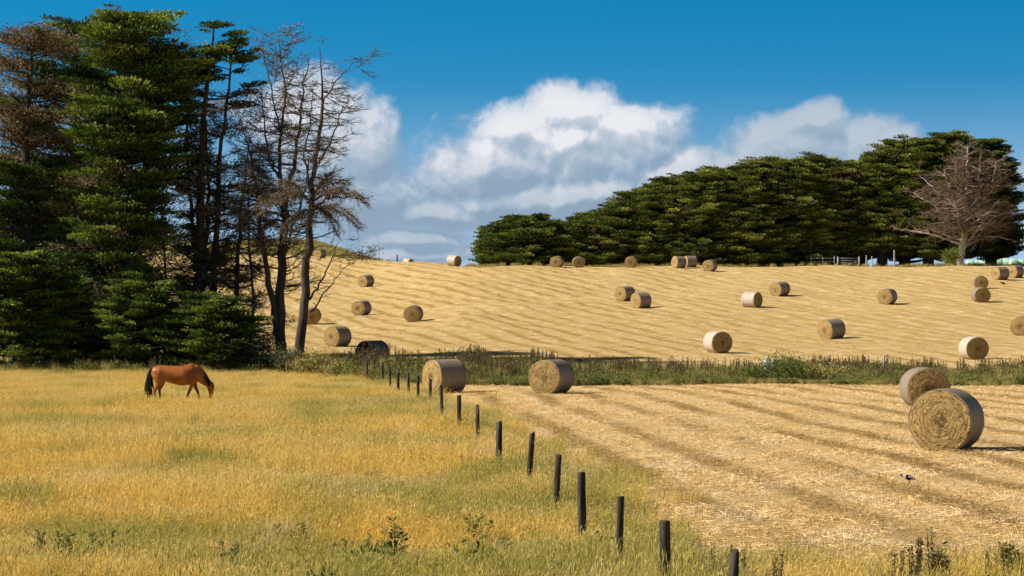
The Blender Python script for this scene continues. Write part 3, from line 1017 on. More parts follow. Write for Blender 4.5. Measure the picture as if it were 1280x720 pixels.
def left_group():
    G = 'trees of the tall group at the left of the paddock'
    # tree at the frame's left edge
    px, d = 28, 129; p, s = px_tree(px, d)
    cypress(p, 'tall cypress at the left edge of the photo, its upper crown mostly brown', [conv([(30, 455, .42), (36, 330, .33), (30, 200, .24), (38, 60, .09)], px, d, p.z)],
            env_px([(448, -60, 105), (400, -70, 108), (340, -50, 100), (300, -60, 70), (240, -70, 85), (190, -60, 105), (150, -60, 85), (100, -50, 100), (60, -30, 105), (28, 0, 70)], px, d, p.z),
            260, 11, brown=lambda h, az: .9 if .62 < h < .99 else (.35 if h > .4 else .08), group=G, gap=.1)
    # second, behind: dark and green
    px, d = 92, 137; p, s = px_tree(px, d)
    cypress(p, 'dark cypress standing behind between the brown topped one and the tallest one', [conv([(84, 450, .38), (88, 300, .3), (92, 150, .18), (95, 40, .06)], px, d, p.z)],
            env_px([(400, 70, 110), (300, 50, 130), (250, 10, 165), (180, 10, 175), (120, 20, 180), (70, 30, 170), (22, 60, 140)], px, d, p.z),
            230, 12, brown=lambda h, az: .3, group=G, gap=.2)
    # the tallest, layered green shelves
    px, d = 150, 128; p, s = px_tree(px, d)
    cypress(p, 'tallest green cypress with layered foliage shelves and a thick dark trunk', [conv([(128, 458, .55), (134, 330, .45), (150, 200, .3), (165, 100, .2), (170, 25, .06)], px, d, p.z),
                                                                                        conv([(165, 456, .34), (172, 300, .26), (185, 180, .18), (190, 70, .07)], px, d, p.z)],
            env_px([(425, 100, 190), (380, 80, 215), (330, 60, 225), (280, 70, 222), (230, 55, 235), (190, 60, 232), (150, 62, 238), (125, 72, 236), (90, 70, 240), (60, 90, 236), (30, 125, 225), (14, 135, 215)], px, d, p.z),
            460, 13, brown=lambda h, az: .05 if h > .6 else .28, group=G, gap=.1, tone0=.62)
    # the slimmer one with bare lower trunk
    px, d = 262, 131; p, s = px_tree(px, d)
    cypress(p, 'slender cypress with a small dark green top and grey dead branches below', [conv([(238, 455, .36), (252, 340, .3), (254, 200, .2), (262, 110, .13), (270, 35, .05)], px, d, p.z),
                                                                                   conv([(262, 455, .2), (268, 330, .2), (274, 200, .13), (285, 120, .08), (290, 55, .04)], px, d, p.z),
                                                                                   conv([(240, 300, .12), (229, 180, .10), (233, 120, .06)], px, d, p.z)],
            env_px([(400, 215, 290), (330, 205, 300), (260, 205, 310), (200, 225, 312), (140, 232, 312), (100, 234, 318), (75, 232, 322), (50, 235, 322), (34, 252, 296), (27, 262, 285)], px, d, p.z),
            140, 14, brown=lambda h, az: .85 if h < .80 else .15, group=G, npad=(2, 3), psz=(.85, .65, .16), nleaf=120, gap=.05)
    p2 = at_dist(250, 131.5)
    bare_tree(p2, 'bare grey dead branches around the trunk of the slender cypress, a dead tree', [conv([(246, 455, .22), (256, 330, .16), (262, 240, .1), (258, 150, .04)], 250, 131.5, p2.z),
                                                                                      conv([(285, 455, .18), (296, 350, .14), (300, 260, .09), (312, 170, .03)], 250, 131.5, p2.z)],
              15, n1=95, L1=(1.2, 3.4), n2=11, n3=7, up=.1, hstart=.12, droop=.2, twigm=M_TWIGD, tw=.013, dead=.45, group=G)
    for px_, seed_, lab_ in ((205, 18, 'thin bare dead sapling between the tallest cypress and the slender one'), (312, 19, 'thin bare dead sapling just left of the upright bare dead tree')):
        p3 = at_dist(px_, 130)
        bare_tree(p3, lab_, [conv([(px_, 455, .11), (px_ + 4, 360, .08), (px_ - 3, 270, .05), (px_ + 3, 190, .015)], px_, 130, p3.z)],
                  seed_, n1=75, L1=(1., 2.8), n2=10, n3=6, up=.15, droop=.15, twigm=M_TWIGD, tw=.013, dead=.5, hstart=.08, group=G)
    # low green growth: young cypresses at the foot of the group
    G2 = 'low young cypresses at the foot of the tree group'
    for i, (px, d, top, xl, xr, lab, nb) in enumerate([
            (18, 121, 318, -40, 80, 'bushy young cypress at the left edge of the photo, before the tall trees', 120),
            (84, 122, 345, 30, 120, 'low young cypress between the left edge bush and the thick dark trunk', 95),
            (180, 121, 352, 112, 232, 'low green cypress spreading right above the horse', 120),
            (262, 120, 372, 205, 322, 'bright green low cypress right of the horse, reaching toward the dead tree', 150),
            (140, 123.5, 405, 95, 200, 'dark low cypress growing just left of the horse', 70)]):
        p, s = px_tree(px, d)
        cypress(p, lab, [conv([(px, 458, .12), (px, (top + 458) / 2, .08), (px, top + 6, .03)], px, d, p.z)],
                env_px([(452, xl - 4, xr + 4), (430, xl - 6, xr + 6), (400, xl, xr), (top + 22, xl + 14, xr - 14), (top, (xl + px) / 2, (xr + px) / 2)], px, d, p.z),
                nb, 30 + i, group=G2, npad=(3, 5), psz=(.8, .6, .12), nleaf=130, lsize=.20, rise=.12, name='young_cypress', tone0=.62)
    # the two dead trees at the right of the group
    px, d = 348, 127; p, s = px_tree(px, d)
    L = [[(352, 445, .34), (350, 380, .28), (353, 300, .24), (356, 262, .20)],
         [(354, 270, .16), (349, 215, .11), (353, 160, .085), (357, 115, .06), (350, 60, .025), (346, 38, .012)],
         [(356, 262, .15), (368, 200, .11), (373, 150, .08), (378, 110, .05), (384, 70, .02)],
         [(350, 225, .09), (335, 190, .06), (330, 150, .04), (326, 110, .02)],
         [(352, 165, .06), (340, 130, .045), (332, 85, .03), (322, 48, .012)],
         [(345, 420, .22), (338, 360, .18), (328, 300, .13), (322, 250, .10), (318, 210, .06), (302, 150, .02)],
         [(352, 330, .10), (362, 290, .07), (380, 235, .05), (386, 195, .03)]]
    bare_tree(p, 'bare dead tree of several upright leaders left of the leaning trunk', [conv(q, px, d, p.z) for q in L], 16, n1=72, L1=(.9, 2.9), n2=8, n3=4, up=.22,
              twigm=M_TWIGD, tw=.0125, hstart=.35, dead=.12, group=G)
    px, d = 374, 124; p, s = px_tree(px, d)
    L = [[(373, 447, .30), (380, 380, .25), (386, 310, .22), (390, 250, .18)],
         [(390, 250, .16), (394, 200, .13), (402, 150, .10), (403, 110, .06), (399, 58, .015)],
         [(388, 240, .08), (380, 200, .055), (388, 150, .04), (390, 110, .02)],
         [(398, 205, .07), (412, 180, .05), (425, 145, .035), (436, 122, .015)],
         [(404, 130, .05), (420, 100, .035), (440, 80, .02), (452, 72, .01)],
         [(387, 375, .07), (402, 350, .05), (415, 320, .03), (425, 298, .012)],
         [(388, 390, .06), (404, 370, .04), (420, 345, .028), (438, 325, .015), (452, 318, .008)],
         [(390, 262, .10), (408, 248, .07), (430, 246, .04), (456, 248, .012)]]
    bare_tree(p, 'dead tree with a dark leaning trunk, rightmost of the tree group', [conv(q, px, d, p.z) for q in L], 17, n1=62, L1=(.9, 2.7), n2=8, n3=4, up=.12,
              twigm=M_TWIGD, tw=.0125, hstart=.5, dead=.10, group=G, side=0, droop=.1, lenf=lambda z: .35 if z < 6 else 1.0)


def brown_sprays(which, px, d, rows):
    """drooping brown branches that hang over the field from the leaning tree are part of it"""
    root = [o for o in bpy.data.objects if o.get('label', '').startswith(which)][0]
    z0 = tz(*at_dist(px, d).xy)
    r = np.random.default_rng(77)
    bw, br, tg = MB(), MB(), MB()
    for (x0, y0, x1, y1) in rows:
        for rep in range(2):
            (a, b) = conv([(x0, y0, 0), (x1 + r.normal() * 5, y1 + r.normal() * 6, 0)], px, d, z0)
            s = np.array([a[0], r.normal() * .1, a[1]]); e = np.array([b[0], r.normal() * 1.1, b[1]])
            L = np.linalg.norm(e - s)
            tt = np.linspace(0, 1, 6)[:, None]
            bp = s + (e - s) * tt; bp[:, 2] += (.18 * L * np.sin(tt[:, 0] * PI)) - .05 * L * tt[:, 0] ** 2
            br.tube(bp, np.linspace(.04, .01, 6), 4, caps=False)
            n = int(30 * L)
            g = r.uniform(.2, 1, n)
            c = np.stack([np.interp(g * 5, np.arange(6), bp[:, k]) for k in range(3)], 1)
            dd = (e - s) / L + r.normal(size=(n, 3)) * .6 + [0, 0, -.55]
            dd /= np.linalg.norm(dd, axis=1)[:, None]
            l = r.uniform(.3, .9, n)
            tg.twigs(c, c + dd * l[:, None], .012, .005, r.random(n))
            m = n * 5
            i = r.integers(0, n, m)
            cc = c[i] + dd[i] * (l[i] * r.random(m))[:, None] + r.normal(size=(m, 3)) * .05
            bw.leaves(cc, dd[i] + r.normal(size=(m, 3)) * .5, r.normal(size=(m, 3)), .20, .03, r.uniform(.3, 1, m))
    br.build('limbs', M_BARK, root)
    tg.build('twigs', M_TWIGD, root)
    bw.build('dead_foliage', M_BROWN, root)


left_group()
brown_sprays('dead tree with a dark leaning', 374, 124, [(390, 252, 455, 250), (392, 246, 438, 236), (390, 262, 446, 275), (388, 258, 425, 285), (388, 250, 345, 250),
                                                         (386, 246, 330, 262), (388, 262, 355, 285), (387, 256, 360, 228), (388, 256, 410, 215)])
brown_sprays('bare dead tree of several', 348, 127, [(354, 270, 300, 238), (354, 268, 310, 215), (354, 272, 300, 275), (354, 276, 312, 300)])


def bush(px, py, w, h, label, seed, mat, group=None, name='bush', n=900, d=None, lsize=.13, cat='bush'):
    p = ground_at(px, py) if d is None else at_dist(px, d)
    root = thing(name, p, label, cat, group)
    r = np.random.default_rng(seed)
    mb, st = MB(), MB()
    k = 9
    for i in range(k):
        a = r.random() * 2 * PI; q = r.random() ** .5
        e = np.array([np.cos(a) * w * .42 * q, np.sin(a) * w * .32 * q, h * r.uniform(.5, .95) * (1 - .35 * q)])
        st.tube([[e[0] * .1, e[1] * .1, -.05], [e[0] * .6, e[1] * .6, e[2] * .5], e], [.022, .015, .006], 5)
        m = n // k
        c = e + r.normal(size=(m, 3)) * [w * .15, w * .13, h * .17]
        c[:, 2] = np.abs(c[:, 2])
        mb.leaves(c, r.normal(size=(m, 3)) + [0, 0, .9], r.normal(size=(m, 3)) + [0, 0, .5], lsize * r.uniform(.6, 1.5, m), lsize * .38, np.clip(r.normal(size=m) * .22 + .5, 0, 1))
    st.build('stems', M_BARK, root)
    mb.build('foliage', mat, root)
    return root


M_GREYGREEN = plain_leaf('grey_green_leaf', [(0, (.045, .055, .028)), (.5, (.12, .125, .065)), (1, (.26, .23, .14))])
GB = 'bushes at the foot of the dead trees'
bush(322, 458, 3.0, 1.9, 'grey green scrubby bush left of the dead trees', 1, M_GREYGREEN, GB, d=120.5, n=2200)
bush(352, 458, 2.6, 1.5, 'pale scrubby bush under the leaning trunk', 2, M_GREYGREEN, GB, d=118.5, n=1600)
bush(395, 460, 2.6, 1.3, 'dark low bush just left of the far end of the fence', 3, M_RUSH, GB, d=117.5, n=1600)
bush(418, 462, 1.6, .9, 'small olive bush beside the far end of the fence', 4, M_RUSH, GB, d=113, n=1100)
GS = 'bushes in the weedy strip across the field'
bush(985, 474, 2.9, 1.55, 'broad dark green bush in the weedy strip, left one of two', 5, M_WEED, GS, d=107, n=2300)
bush(950, 474, 1.7, 1.0, 'small green bush below the pale rock in the weedy strip', 8, M_WEED, GS, d=106.5, n=900)
bush(1030, 474, 2.5, 1.15, 'rounded olive bush in the weedy strip, right one of two', 6, M_RUSH, GS, d=107, n=2000)
bush(1196, 333, 3.4, 2.4, 'bright green bush beneath the bleached dead tree on the ridge', 7, M_WEED, None, d=279, n=1600, lsize=.24)


# ------------------------------------------------------------------ the wood on the ridge
def ridge_wood():
    G = 'cypresses of the wood on the ridge'

    def dome(px, d, top, w, label, seed, nb=150, tone=.5, low=332, brownf=.05, wl=None, nl=95, ps=(1.05, .85, .19), ls=.29):
        nb = int(nb * 1.75); w = w * 1.12 + 3; top -= 2
        wl = wl or w
        p, s = px_tree(px, d)
        H = EYE + (HZ - top) / F * d - p.z
        lo = max(.5, EYE + (HZ - low) / F * d - p.z)
        rows = []
        for f in (0, .12, .3, .5, .68, .82, .93, 1.0):
            k = math.sqrt(max(0, 1 - (max(f - .12, 0) / .92) ** 2.0))
            if f == 0: k = .88
            rows.append((lo + (H - lo) * f, wl / s * k + .1, w / s * k + .1))
        cypress(p, label, [[(0, 0, .45), (0, H * .5, .3), (0, H - .5, .08)], [(.7, 0, .3), (1.4, H * .5, .2), (1.6, H * .8, .07)]], rows, nb, seed,
                brown=lambda h, az: brownf, group=G, npad=(2, 3), nleaf=nl, lsize=ls, psz=ps, rise=.18, green=M_FARCYP, sub=False, tone0=tone, lmin=.78, inner=0, lump=False)
    specs = [
        (622, 291, 283, 24, 'small rounded dark cypress at the far left end of the ridge wood', 101, 150, .38),
        (660, 291, 272, 54, 'low domed cypress with the fine dense crown near the left end of the wood', 102, 260, .38),
        (706, 295, 282, 34, 'low cypress in the dip between the small dome and the main wood', 103, 130, .42),
        (748, 293, 268, 40, 'first cypress of the sloping main wood, behind the two bales standing apart', 104, 170, .45),
        (796, 292, 242, 48, 'cypress on the rising slope of the wood, above the single bale', 105, 190, .47),
        (846, 291, 221, 55, 'rounded cypress above the two bales lying end to end', 106, 240, .48),
        (905, 293, 212, 55, 'broad cypress behind the bale nearest the ridge wood', 107, 250, .48),
        (960, 291, 200, 58, 'tall cypress left of the brown patched one in the middle of the wood', 108, 270, .50),
        (1022, 292, 197, 52, 'cypress with brown dead patches over the white rails', 109, 250, .50),
        (1075, 296, 208, 44, 'narrow darker cypress in the notch before the highest tree', 110, 190, .45),
        (1128, 292, 178, 58, 'high cypress with dark upswept top left of the highest one', 111, 290, .50),
        (1185, 294, 168, 52, 'highest cypress of the wood, partly behind the bleached dead tree', 112, 260, .48),
        (727, 290, 276, 30, 'low cypress at the foot of the slope of the main wood', 121, 110, .45),
        (772, 290, 255, 36, 'cypress between the first sloping one and the one above the single bale', 122, 140, .47),
        (822, 289, 233, 40, 'cypress just left of the rounded one above the end to end bales', 123, 160, .46),
        (876, 288, 217, 40, 'cypress straight above the bale right of the end to end pair', 124, 170, .5),
        (932, 288, 207, 42, 'cypress above and left of the bale with the pale sunlit side', 125, 180, .48),
        (990, 289, 201, 42, 'cypress just left of the brown patched one', 126, 180, .5),
        (1050, 290, 204, 32, 'cypress at the shed gap, left of the narrow darker one', 127, 130, .47),
        (1100, 290, 190, 36, 'cypress on the step up to the highest crowns', 128, 160, .5),
        (1158, 289, 176, 36, 'cypress between the upswept top and the highest crown', 129, 160, .5),
        (1236, 299, 176, 36, 'dark cypress at the right end behind the bleached dead tree', 113, 230, .34)]
    for (px, d, top, w, lab, seed, nb, tone) in specs:
        low = 330
        if px > 1010: low = 326
        if px > 1040: low = 317
        bf = .22 if px in (1022, 960) else .05
        dome(px, d, top, w, lab, seed, nb, tone, low, bf)
    # bleached dead tree
    px, d = 1205, 283; p, s = px_tree(px, d)
    L = [[(1200, 333, .5), (1203, 300, .42), (1206, 275, .34), (1208, 240, .24), (1208, 210, .17), (1209, 183, .06)],
         [(1206, 285, .28), (1216, 262, .2), (1222, 230, .15), (1226, 195, .06)],
         [(1206, 280, .24), (1196, 258, .17), (1188, 235, .12), (1180, 212, .05)],
         [(1205, 290, .22), (1186, 276, .16), (1168, 258, .11), (1140, 240, .05)],
         [(1214, 275, .2), (1230, 250, .14), (1242, 225, .1), (1248, 200, .04)],
         [(1208, 290, .2), (1232, 278, .14), (1250, 268, .08), (1270, 262, .03)],
         [(1200, 305, .18), (1175, 296, .12), (1150, 290, .08), (1122, 286, .03)],
         [(1206, 300, .18), (1228, 296, .12), (1250, 296, .07), (1272, 302, .03)],
         [(1204, 250, .12), (1196, 225, .09), (1194, 200, .04)]]
    LL = []
    r = np.random.default_rng(5)
    for q in L: LL.append(conv(q, px, d, p.z))
    for k in range(14):     # limbs towards and away from the camera as well
        a = r.random() * 2 * PI; ln = r.uniform(3, 6.5); h0 = r.uniform(2, 8); up = r.uniform(.1, .9)
        v = [(0.2 + np.cos(a) * ln * f, np.sin(a) * ln * f, h0 + ln * up * f ** 1.2, .13 * (1 - f) + .02) for f in (0, .35, .7, 1)]
        LL.append(v)
    bare_tree(p, 'broad bleached dead tree, pale trunk and brown twigs, right end of the wood', LL, 55, n1=120, L1=(1.3, 4.0), n2=7, n3=7, up=.28, bark=M_PALEBARK,
              twigm=M_TWIG, tw=.016, hstart=.25, dead=0.0, droop=.15, lenf=lambda z: 1.0 if z > 3 else .7)


ridge_wood()

# ------------------------------------------------------------------ hay bales
BD, BL = 1.5, 1.32     # diameter, length


def hay_end_material():
    m, t, p, out = new_mat('hay_end')
    tc = t.n('ShaderNodeTexCoord')
    oi = t.n('ShaderNodeObjectInfo')
    x, y, z = t.sep(tc.outputs['Object'])
    zc = t.m('SUBTRACT', z, BD / 2)
    w = t.m('MULTIPLY', t.m('SUBTRACT', t.noise(t.vm('ADD', tc.outputs['Object'], t.xyz(t.m('MULTIPLY', oi.outputs['Random'], 50.), 0., 0.)), 2.6, 3, .6), .5), .34)
    rr = t.m('ADD', t.m('SQRT', t.m('ADD', t.m('MULTIPLY', x, x), t.m('MULTIPLY', zc, zc))), w)
    th = t.m('ARCTAN2', zc, x)
    ring = t.noise(t.xyz(t.m('MULTIPLY', rr, 26.), t.m('MULTIPLY', th, .9), t.m('ADD', y, t.m('MULTIPLY', oi.outputs['Random'], 30.))), 1.0, 4, .7)
    ns = t.noise(tc.outputs['Object'], 22, 5, .7)
    c = t.mix(t.ss(ring, .32, .62), (.13, .075, .025), (.48, .31, .115))
    c = t.mix(t.ss(ns, .35, .65, 0, .5), c, (.56, .39, .16))
    c = t.mix(t.m('MULTIPLY', t.ss(rr, .33, .02), t.ss(t.noise(tc.outputs['Object'], 7, 3, .6), .4, .6)), c, (.13, .08, .03))
    c = t.mix(t.m('MULTIPLY', oi.outputs['Random'], .35), c, (.30, .215, .10))
    t.link(c, p.inputs['Base Color'])
    h = t.m('ADD', ring, t.m('MULTIPLY', ns, .6))
    bump(t, p, h, 1.0, .035)
    return m


def wrap_material(name='net_wrap', a=(.27, .22, .175), b=(.19, .14, .09)):
    m, t, p, out = new_mat(name)
    tc = t.n('ShaderNodeTexCoord'); O = tc.outputs['Object']
    x, y, z = t.sep(O)
    bands = t.noise(t.vm('MULTIPLY', O, (1.5, 16, 1.5)), 1.0, 4, .6)
    st = t.noise(O, 9, 5, .65)
    c = t.mix(t.ss(bands, .35, .68), a, b)
    c = t.mix(t.ss(st, .5, .7, 0, .45), c, (.44, .33, .19))
    t.link(c, p.inputs['Base Color'])
    p.inputs['Roughness'].default_value = .55
    p.inputs['Specular IOR Level'].default_value = .3
    bump(t, p, t.m('ADD', bands, t.m('MULTIPLY', st, .7)), .7, .025)
    return m


M_HAY = hay_end_material()
M_WRAP = wrap_material()
M_LOOSE = plain_leaf('loose_hay', [(0, (.30, .20, .08)), (1, (.70, .53, .27))], .1)


def bale_meshes(seed):
    r = np.random.default_rng(seed)
    Rr = BD / 2
    N = 56
    th = np.arange(N) * 2 * PI / N
    k1, k2 = r.random(2) * 6
    prof = 1 + .012 * np.sin(2 * th + k1) + .008 * np.sin(5 * th + k2) + .004 * r.normal(size=N)
    low = np.sin(th) < -.82            # flattened a little where it stands
    def ring(y, rad, rough=0.0):
        x = np.cos(th) * rad * prof; z = np.sin(th) * rad * prof
        z = np.maximum(z, -Rr * .975)
        return np.stack([x, np.full(N, y) + r.normal(size=N) * rough, z + Rr * .975], 1)
    def loft(rings, close=True):
        v = np.concatenate(rings); q = []
        for i in range(len(rings) - 1):
            for j in range(N):
                k = (j + 1) % N
                q.append((i * N + j, i * N + k, (i + 1) * N + k, (i + 1) * N + j))
        return v, q
    core = MB()
    H = BL / 2
    rings = []
    rad = [.02, .08, .15, .22, .29, .36, .43, .5, .57, .63, .69, .725]
    for k, q in enumerate(rad):
        bulge = .045 * (1 - (q / Rr) ** 2)
        rings.append(ring(-H - bulge + .012 * math.sin(q * 60) + r.normal() * .006, q, .008))
    rings.append(ring(-H + .03, Rr * .992, .003))
    rings.append(ring(H - .03, Rr * .992, .003))
    for k, q in enumerate(rad[::-1]):
        bulge = .045 * (1 - (q / Rr) ** 2)
        rings.append(ring(H + bulge - .012 * math.sin(q * 60) + r.normal() * .006, q, .008))
    v, q = loft(rings)
    n = len(v)
    v = np.vstack([v, [[0, -H - .045, Rr], [0, H + .045, Rr]]])
    tr = [((j + 1) % N, j, n) for j in range(N)] + [(n - 1 - N + 1 + j, n - 1 - N + 1 + (j + 1) % N, n + 1) for j in range(N)]
    core.add(v, q, tr)
    wrap = MB()
    rings = [ring(-H + .035, Rr * .985), ring(-H + .002, Rr * .992), ring(-H + .03, Rr * 1.012)]
    for y in np.linspace(-H + .12, H - .12, 8): rings.append(ring(y, Rr * (1.012 + .004 * r.normal())))
    rings += [ring(H - .03, Rr * 1.012), ring(H - .002, Rr * .992), ring(H - .035, Rr * .985)]
    v, q = loft(rings); wrap.add(v, q)
    fz = MB()
    n = 800
    a = r.random(n) * 2 * PI; q = Rr * np.sqrt(r.random(n)) * .98; sg = np.where(r.random(n) < .5, -1., 1.)
    c = np.stack([np.cos(a) * q, sg * (H + .045 * (1 - (q / Rr) ** 2) + .01), np.sin(a) * q + Rr * .98], 1)
    tan = np.stack([-np.sin(a), np.zeros(n), np.cos(a)], 1)
    d = tan + r.normal(size=(n, 3)) * .5 + np.stack([np.zeros(n), sg * .25, np.zeros(n)], 1)
    fz.leaves(c, d, r.normal(size=(n, 3)) + np.stack([np.zeros(n), sg, np.zeros(n)], 1), r.uniform(.08, .26, n), .011, r.random(n))
    # straw trampled and shed around the foot
    n = 260
    a = r.random(n) * 2 * PI
    c = np.stack([np.cos(a) * r.uniform(.1, .8, n), np.sin(a) * r.uniform(.5, 1.0, n), r.uniform(.0, .10, n)], 1)
    fz.leaves(c, r.normal(size=(n, 3)) * [1, 1, .4], r.normal(size=(n, 3)) + [0, 0, 1], r.uniform(.1, .3, n), .014, r.random(n))
    core.add(np.concatenate(fz.v), np.concatenate(fz.q))
    return core.mesh('hay_core', M_HAY, True), wrap.mesh('net_wrap', M_WRAP, True)


BM = [bale_meshes(s) for s in (1, 2, 3, 4)]
MW2 = wrap_material('sunlit_net_wrap', (.54, .47, .385), (.38, .31, .22))  # paler copy of the wrap: sunlight on the side put into the colour


MDARK = noisy_mat('dark_hay', (.020, .017, .013), (.07, .055, .035), 9, .95, .02)
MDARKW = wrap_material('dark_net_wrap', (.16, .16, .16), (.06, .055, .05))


def copy_tree(o, parent=None):
    c = o.copy(); COL.objects.link(c)
    c.parent = parent
    for ch in list(o.children): copy_tree(ch, c)
    return c


def make_bale(k):
    b = thing('hay_bale', (0, 0, 0), 'bale', 'hay bale')
    for me, nm in zip(BM[k], ('hay_core', 'net_wrap')):
        o = bpy.data.objects.new(nm, me); COL.objects.link(o); o.parent = b
    return b


protos = [make_bale(k) for k in range(4)]
used = [False] * 4
# (px, foot row, yaw: + turns the visible end to the left, label, dist or None)
BALES = [
    (1183, 562, 14, 'largest and nearest round hay bale, its tan end facing us, at the right', None),
    (1155, 510, -13, 'round hay bale half hidden behind the nearest large bale', None),
    (689, 491.5, 27, 'round bale with a sunlit spiral end near the middle, before the weedy strip', None),
    (556, 491, 57, 'long side of a round bale seen just beyond the fence posts, end lit gold', None),
    (466, 455, 48, 'dark bale beside the far end of the fence', None),
    (422, 433, 42, 'bale between the leaning trunk and the dark bale, its end sunlit', None),
    (390, 405, 5, 'bale partly hidden behind the leaning dark trunk', None),
    (452, 394, 28, 'bale on the left slope, lower left of the small bale by the tree branches', None),
    (518, 402, 13, 'lone tan bale on the left slope above the fence line, face on', None),
    (458, 358.5, 42, 'small bale highest on the left slope, below the grassy mound', None),
    (400, 328.5, 40, 'tiny bale at the foot of the grassy mound beside the tree branches', 335),
    (509, 330, -48, 'tiny pale bale sunk behind the crest at the left, beside a thin post', 346),
    (567, 332.5, -52, 'tiny pale bale alone on the skyline left of the ridge wood', None),
    (696, 334, 14, 'left of the two close bales under the small dome of the ridge wood', None),
    (723.5, 334.5, -4, 'right of the two close bales under the small dome of the ridge wood', None),
    (789, 334.5, 6, 'single face on ridge bale between the close pair and the end to end pair', None),
    (848, 335, 58, 'left bale of the two lying end to end before the ridge wood', None),
    (862.5, 334, 66, 'right bale of the two lying end to end before the ridge wood', None),
    (887, 339, 22, 'bale on the ridge just right of the two lying end to end', None),
    (781, 376, 42, 'rear bale of the overlapping pair on the middle slope', None),
    (801, 385, 52, 'front bale of the overlapping pair on the middle slope, its dark side turned to us', None),
    (940, 384, -58, 'bale with a pale sunlit side on the slope and a black shaded end at its right', None),
    (975, 370, 40, 'bale uphill and right of the one with the pale sunlit side, end lit', None),
    (1109, 380, 24, 'lone brown bale on the right slope with a short shadow', None),
    (1040, 423.5, 44, 'dark sided bale low on the slope, uphill of the two strip bushes', None),
    (897, 441, -27, 'pale sided bale with a dark ringed end just above the weedy strip', None),
    (1217, 449, -22, 'bale with a dark ragged end above the weedy strip at the right', None),
    (1277, 419, 12, 'bale cut off by the right edge of the photo', None),
    (1226, 361, -6, 'rear bale of the two overlapping bales high at the right', None),
    (1226, 377.5, -18, 'front bale of the two overlapping bales high at the right, end dark', None),
    (1250, 349.5, 50, 'bale with lit end before the green wrapped bales', None),
    (1269, 347, 38, 'dark bale at the right of the lit ended one near the green bales', None),
]
for i, (px, py, yaw, lab, dist) in enumerate(BALES):
    k = i % 4
    if used[k]: b = copy_tree(protos[k])
    else: b = protos[k]; used[k] = True
    p = at_dist(px, dist) if dist else ground_at(px, py)
    if dist is None and px not in (1183,):
        p = p * 1.0
    b.location = (p.x, p.y, p.z - .035)
    # tilt with the slope
    gx = (tz(p.x + .5, p.y) - tz(p.x - .5, p.y)); gy = (tz(p.x, p.y + .5) - tz(p.x, p.y - .5))
    nrm = Vector((-gx, -gy, 1)).normalized()
    q = Vector((0, 0, 1)).rotation_difference(nrm) @ Matrix.Rotation(R(-yaw) + math.atan2(p.x, p.y) * -1, 3, 'Z').to_quaternion()
    b.rotation_mode = 'QUATERNION'; b.rotation_quaternion = q
    b.scale = (random.uniform(.97, 1.04), random.uniform(.93, 1.06), random.uniform(.94, 1.0))
    b['label'] = lab; b['group'] = 'round hay bales across the mown field'
    if px in (940, 897, 567, 1217, 509):  # sides turned to the sun take the wrap colour with sunlight painted in
        for ch in b.children:
            if ch.name.startswith('net_wrap'):
                ch.data = ch.data.copy(); ch.data.materials[0] = MW2
                ch['label'] = 'net wrap coloured pale as if sunlit'

    if px == 466:  # this bale alone gets darker hay and wrap colours
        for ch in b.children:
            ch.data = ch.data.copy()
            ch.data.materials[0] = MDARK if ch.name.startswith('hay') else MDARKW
# green wrapped bales along the far ridge
M_FILM, t_, p_, o_ = new_mat('pale_green_film')
tc_ = t_.n('ShaderNodeTexCoord')
n_ = t_.noise(t_.vm('MULTIPLY', tc_.outputs['Object'], (2, 9, 2)), 1., 4, .6)
t_.link(t_.mix(t_.ss(n_, .4, .65), (.36, .58, .42), (.50, .68, .54)), p_.inputs['Base Color'])
p_.inputs['Roughness'].default_value = .35
p_.inputs['Specular IOR Level'].default_value = .4
film_me = None


def film_mesh():
    r = np.random.default_rng(3); mb = MB(); N = 28
    th = np.arange(N) * 2 * PI / N
    rings = []
    for y, q in ((-.64, .02), (-.66, .35), (-.63, .6), (-.55, .71), (-.42, .745), (0, .755), (.42, .745), (.55, .71), (.63, .6), (.66, .35), (.64, .02)):
        rr = q * (1 + .015 * r.normal(size=N))
        rings.append(np.stack([np.cos(th) * rr, np.full(N, y), np.maximum(np.sin(th) * rr, -.7) + .7], 1))
    v = np.concatenate(rings); qd = []
    for i in range(len(rings) - 1):
        for j in range(N): qd.append((i * N + j, i * N + (j + 1) % N, (i + 1) * N + (j + 1) % N, (i + 1) * N + j))
    mb.add(v, qd)
    return mb.mesh('wrapped_bale', M_FILM, True)


film_me = film_mesh()
lab_f = ['leftmost pale green wrapped bale beside the bright green bush', 'second pale green wrapped bale from the left of the row', 'third pale green wrapped bale from the left of the row',
         'fourth pale green wrapped bale, above the overlapping dark bales', 'fifth pale green wrapped bale, left of the bale with a lit end', 'sixth pale green wrapped bale, behind the bale with a lit end',
         'seventh pale green wrapped bale near the right edge', 'rightmost pale green wrapped bale at the edge of the photo']
for i, (px, d) in enumerate([(1213, 334), (1221.5, 337), (1230, 335), (1239, 337), (1248, 334), (1257.5, 336), (1267, 334), (1276, 335)]):
    o = bpy.data.objects.new('wrapped_bale', film_me); COL.objects.link(o)
    p = at_dist(px, d)
    o.location = (p.x, p.y, p.z - .03); o.rotation_euler = (0, 0, R(80 + 12 * math.sin(i * 2.3)))
    tag(o, lab_f[i], 'wrapped bale', 'green plastic wrapped bales in a row on the ridge')

# ------------------------------------------------------------------ the post and wire fence
M_POST = noisy_mat('weathered_post', (.030, .025, .019), (.095, .078, .058), 5, .95, .02, (3, 3, .35))
M_WIRE, t_, p_, o_ = new_mat('fence_wire')
p_.inputs['Base Color'].default_value = (.16, .14, .12, 1); p_.inputs['Metallic'].default_value = .6; p_.inputs['Roughness'].default_value = .6


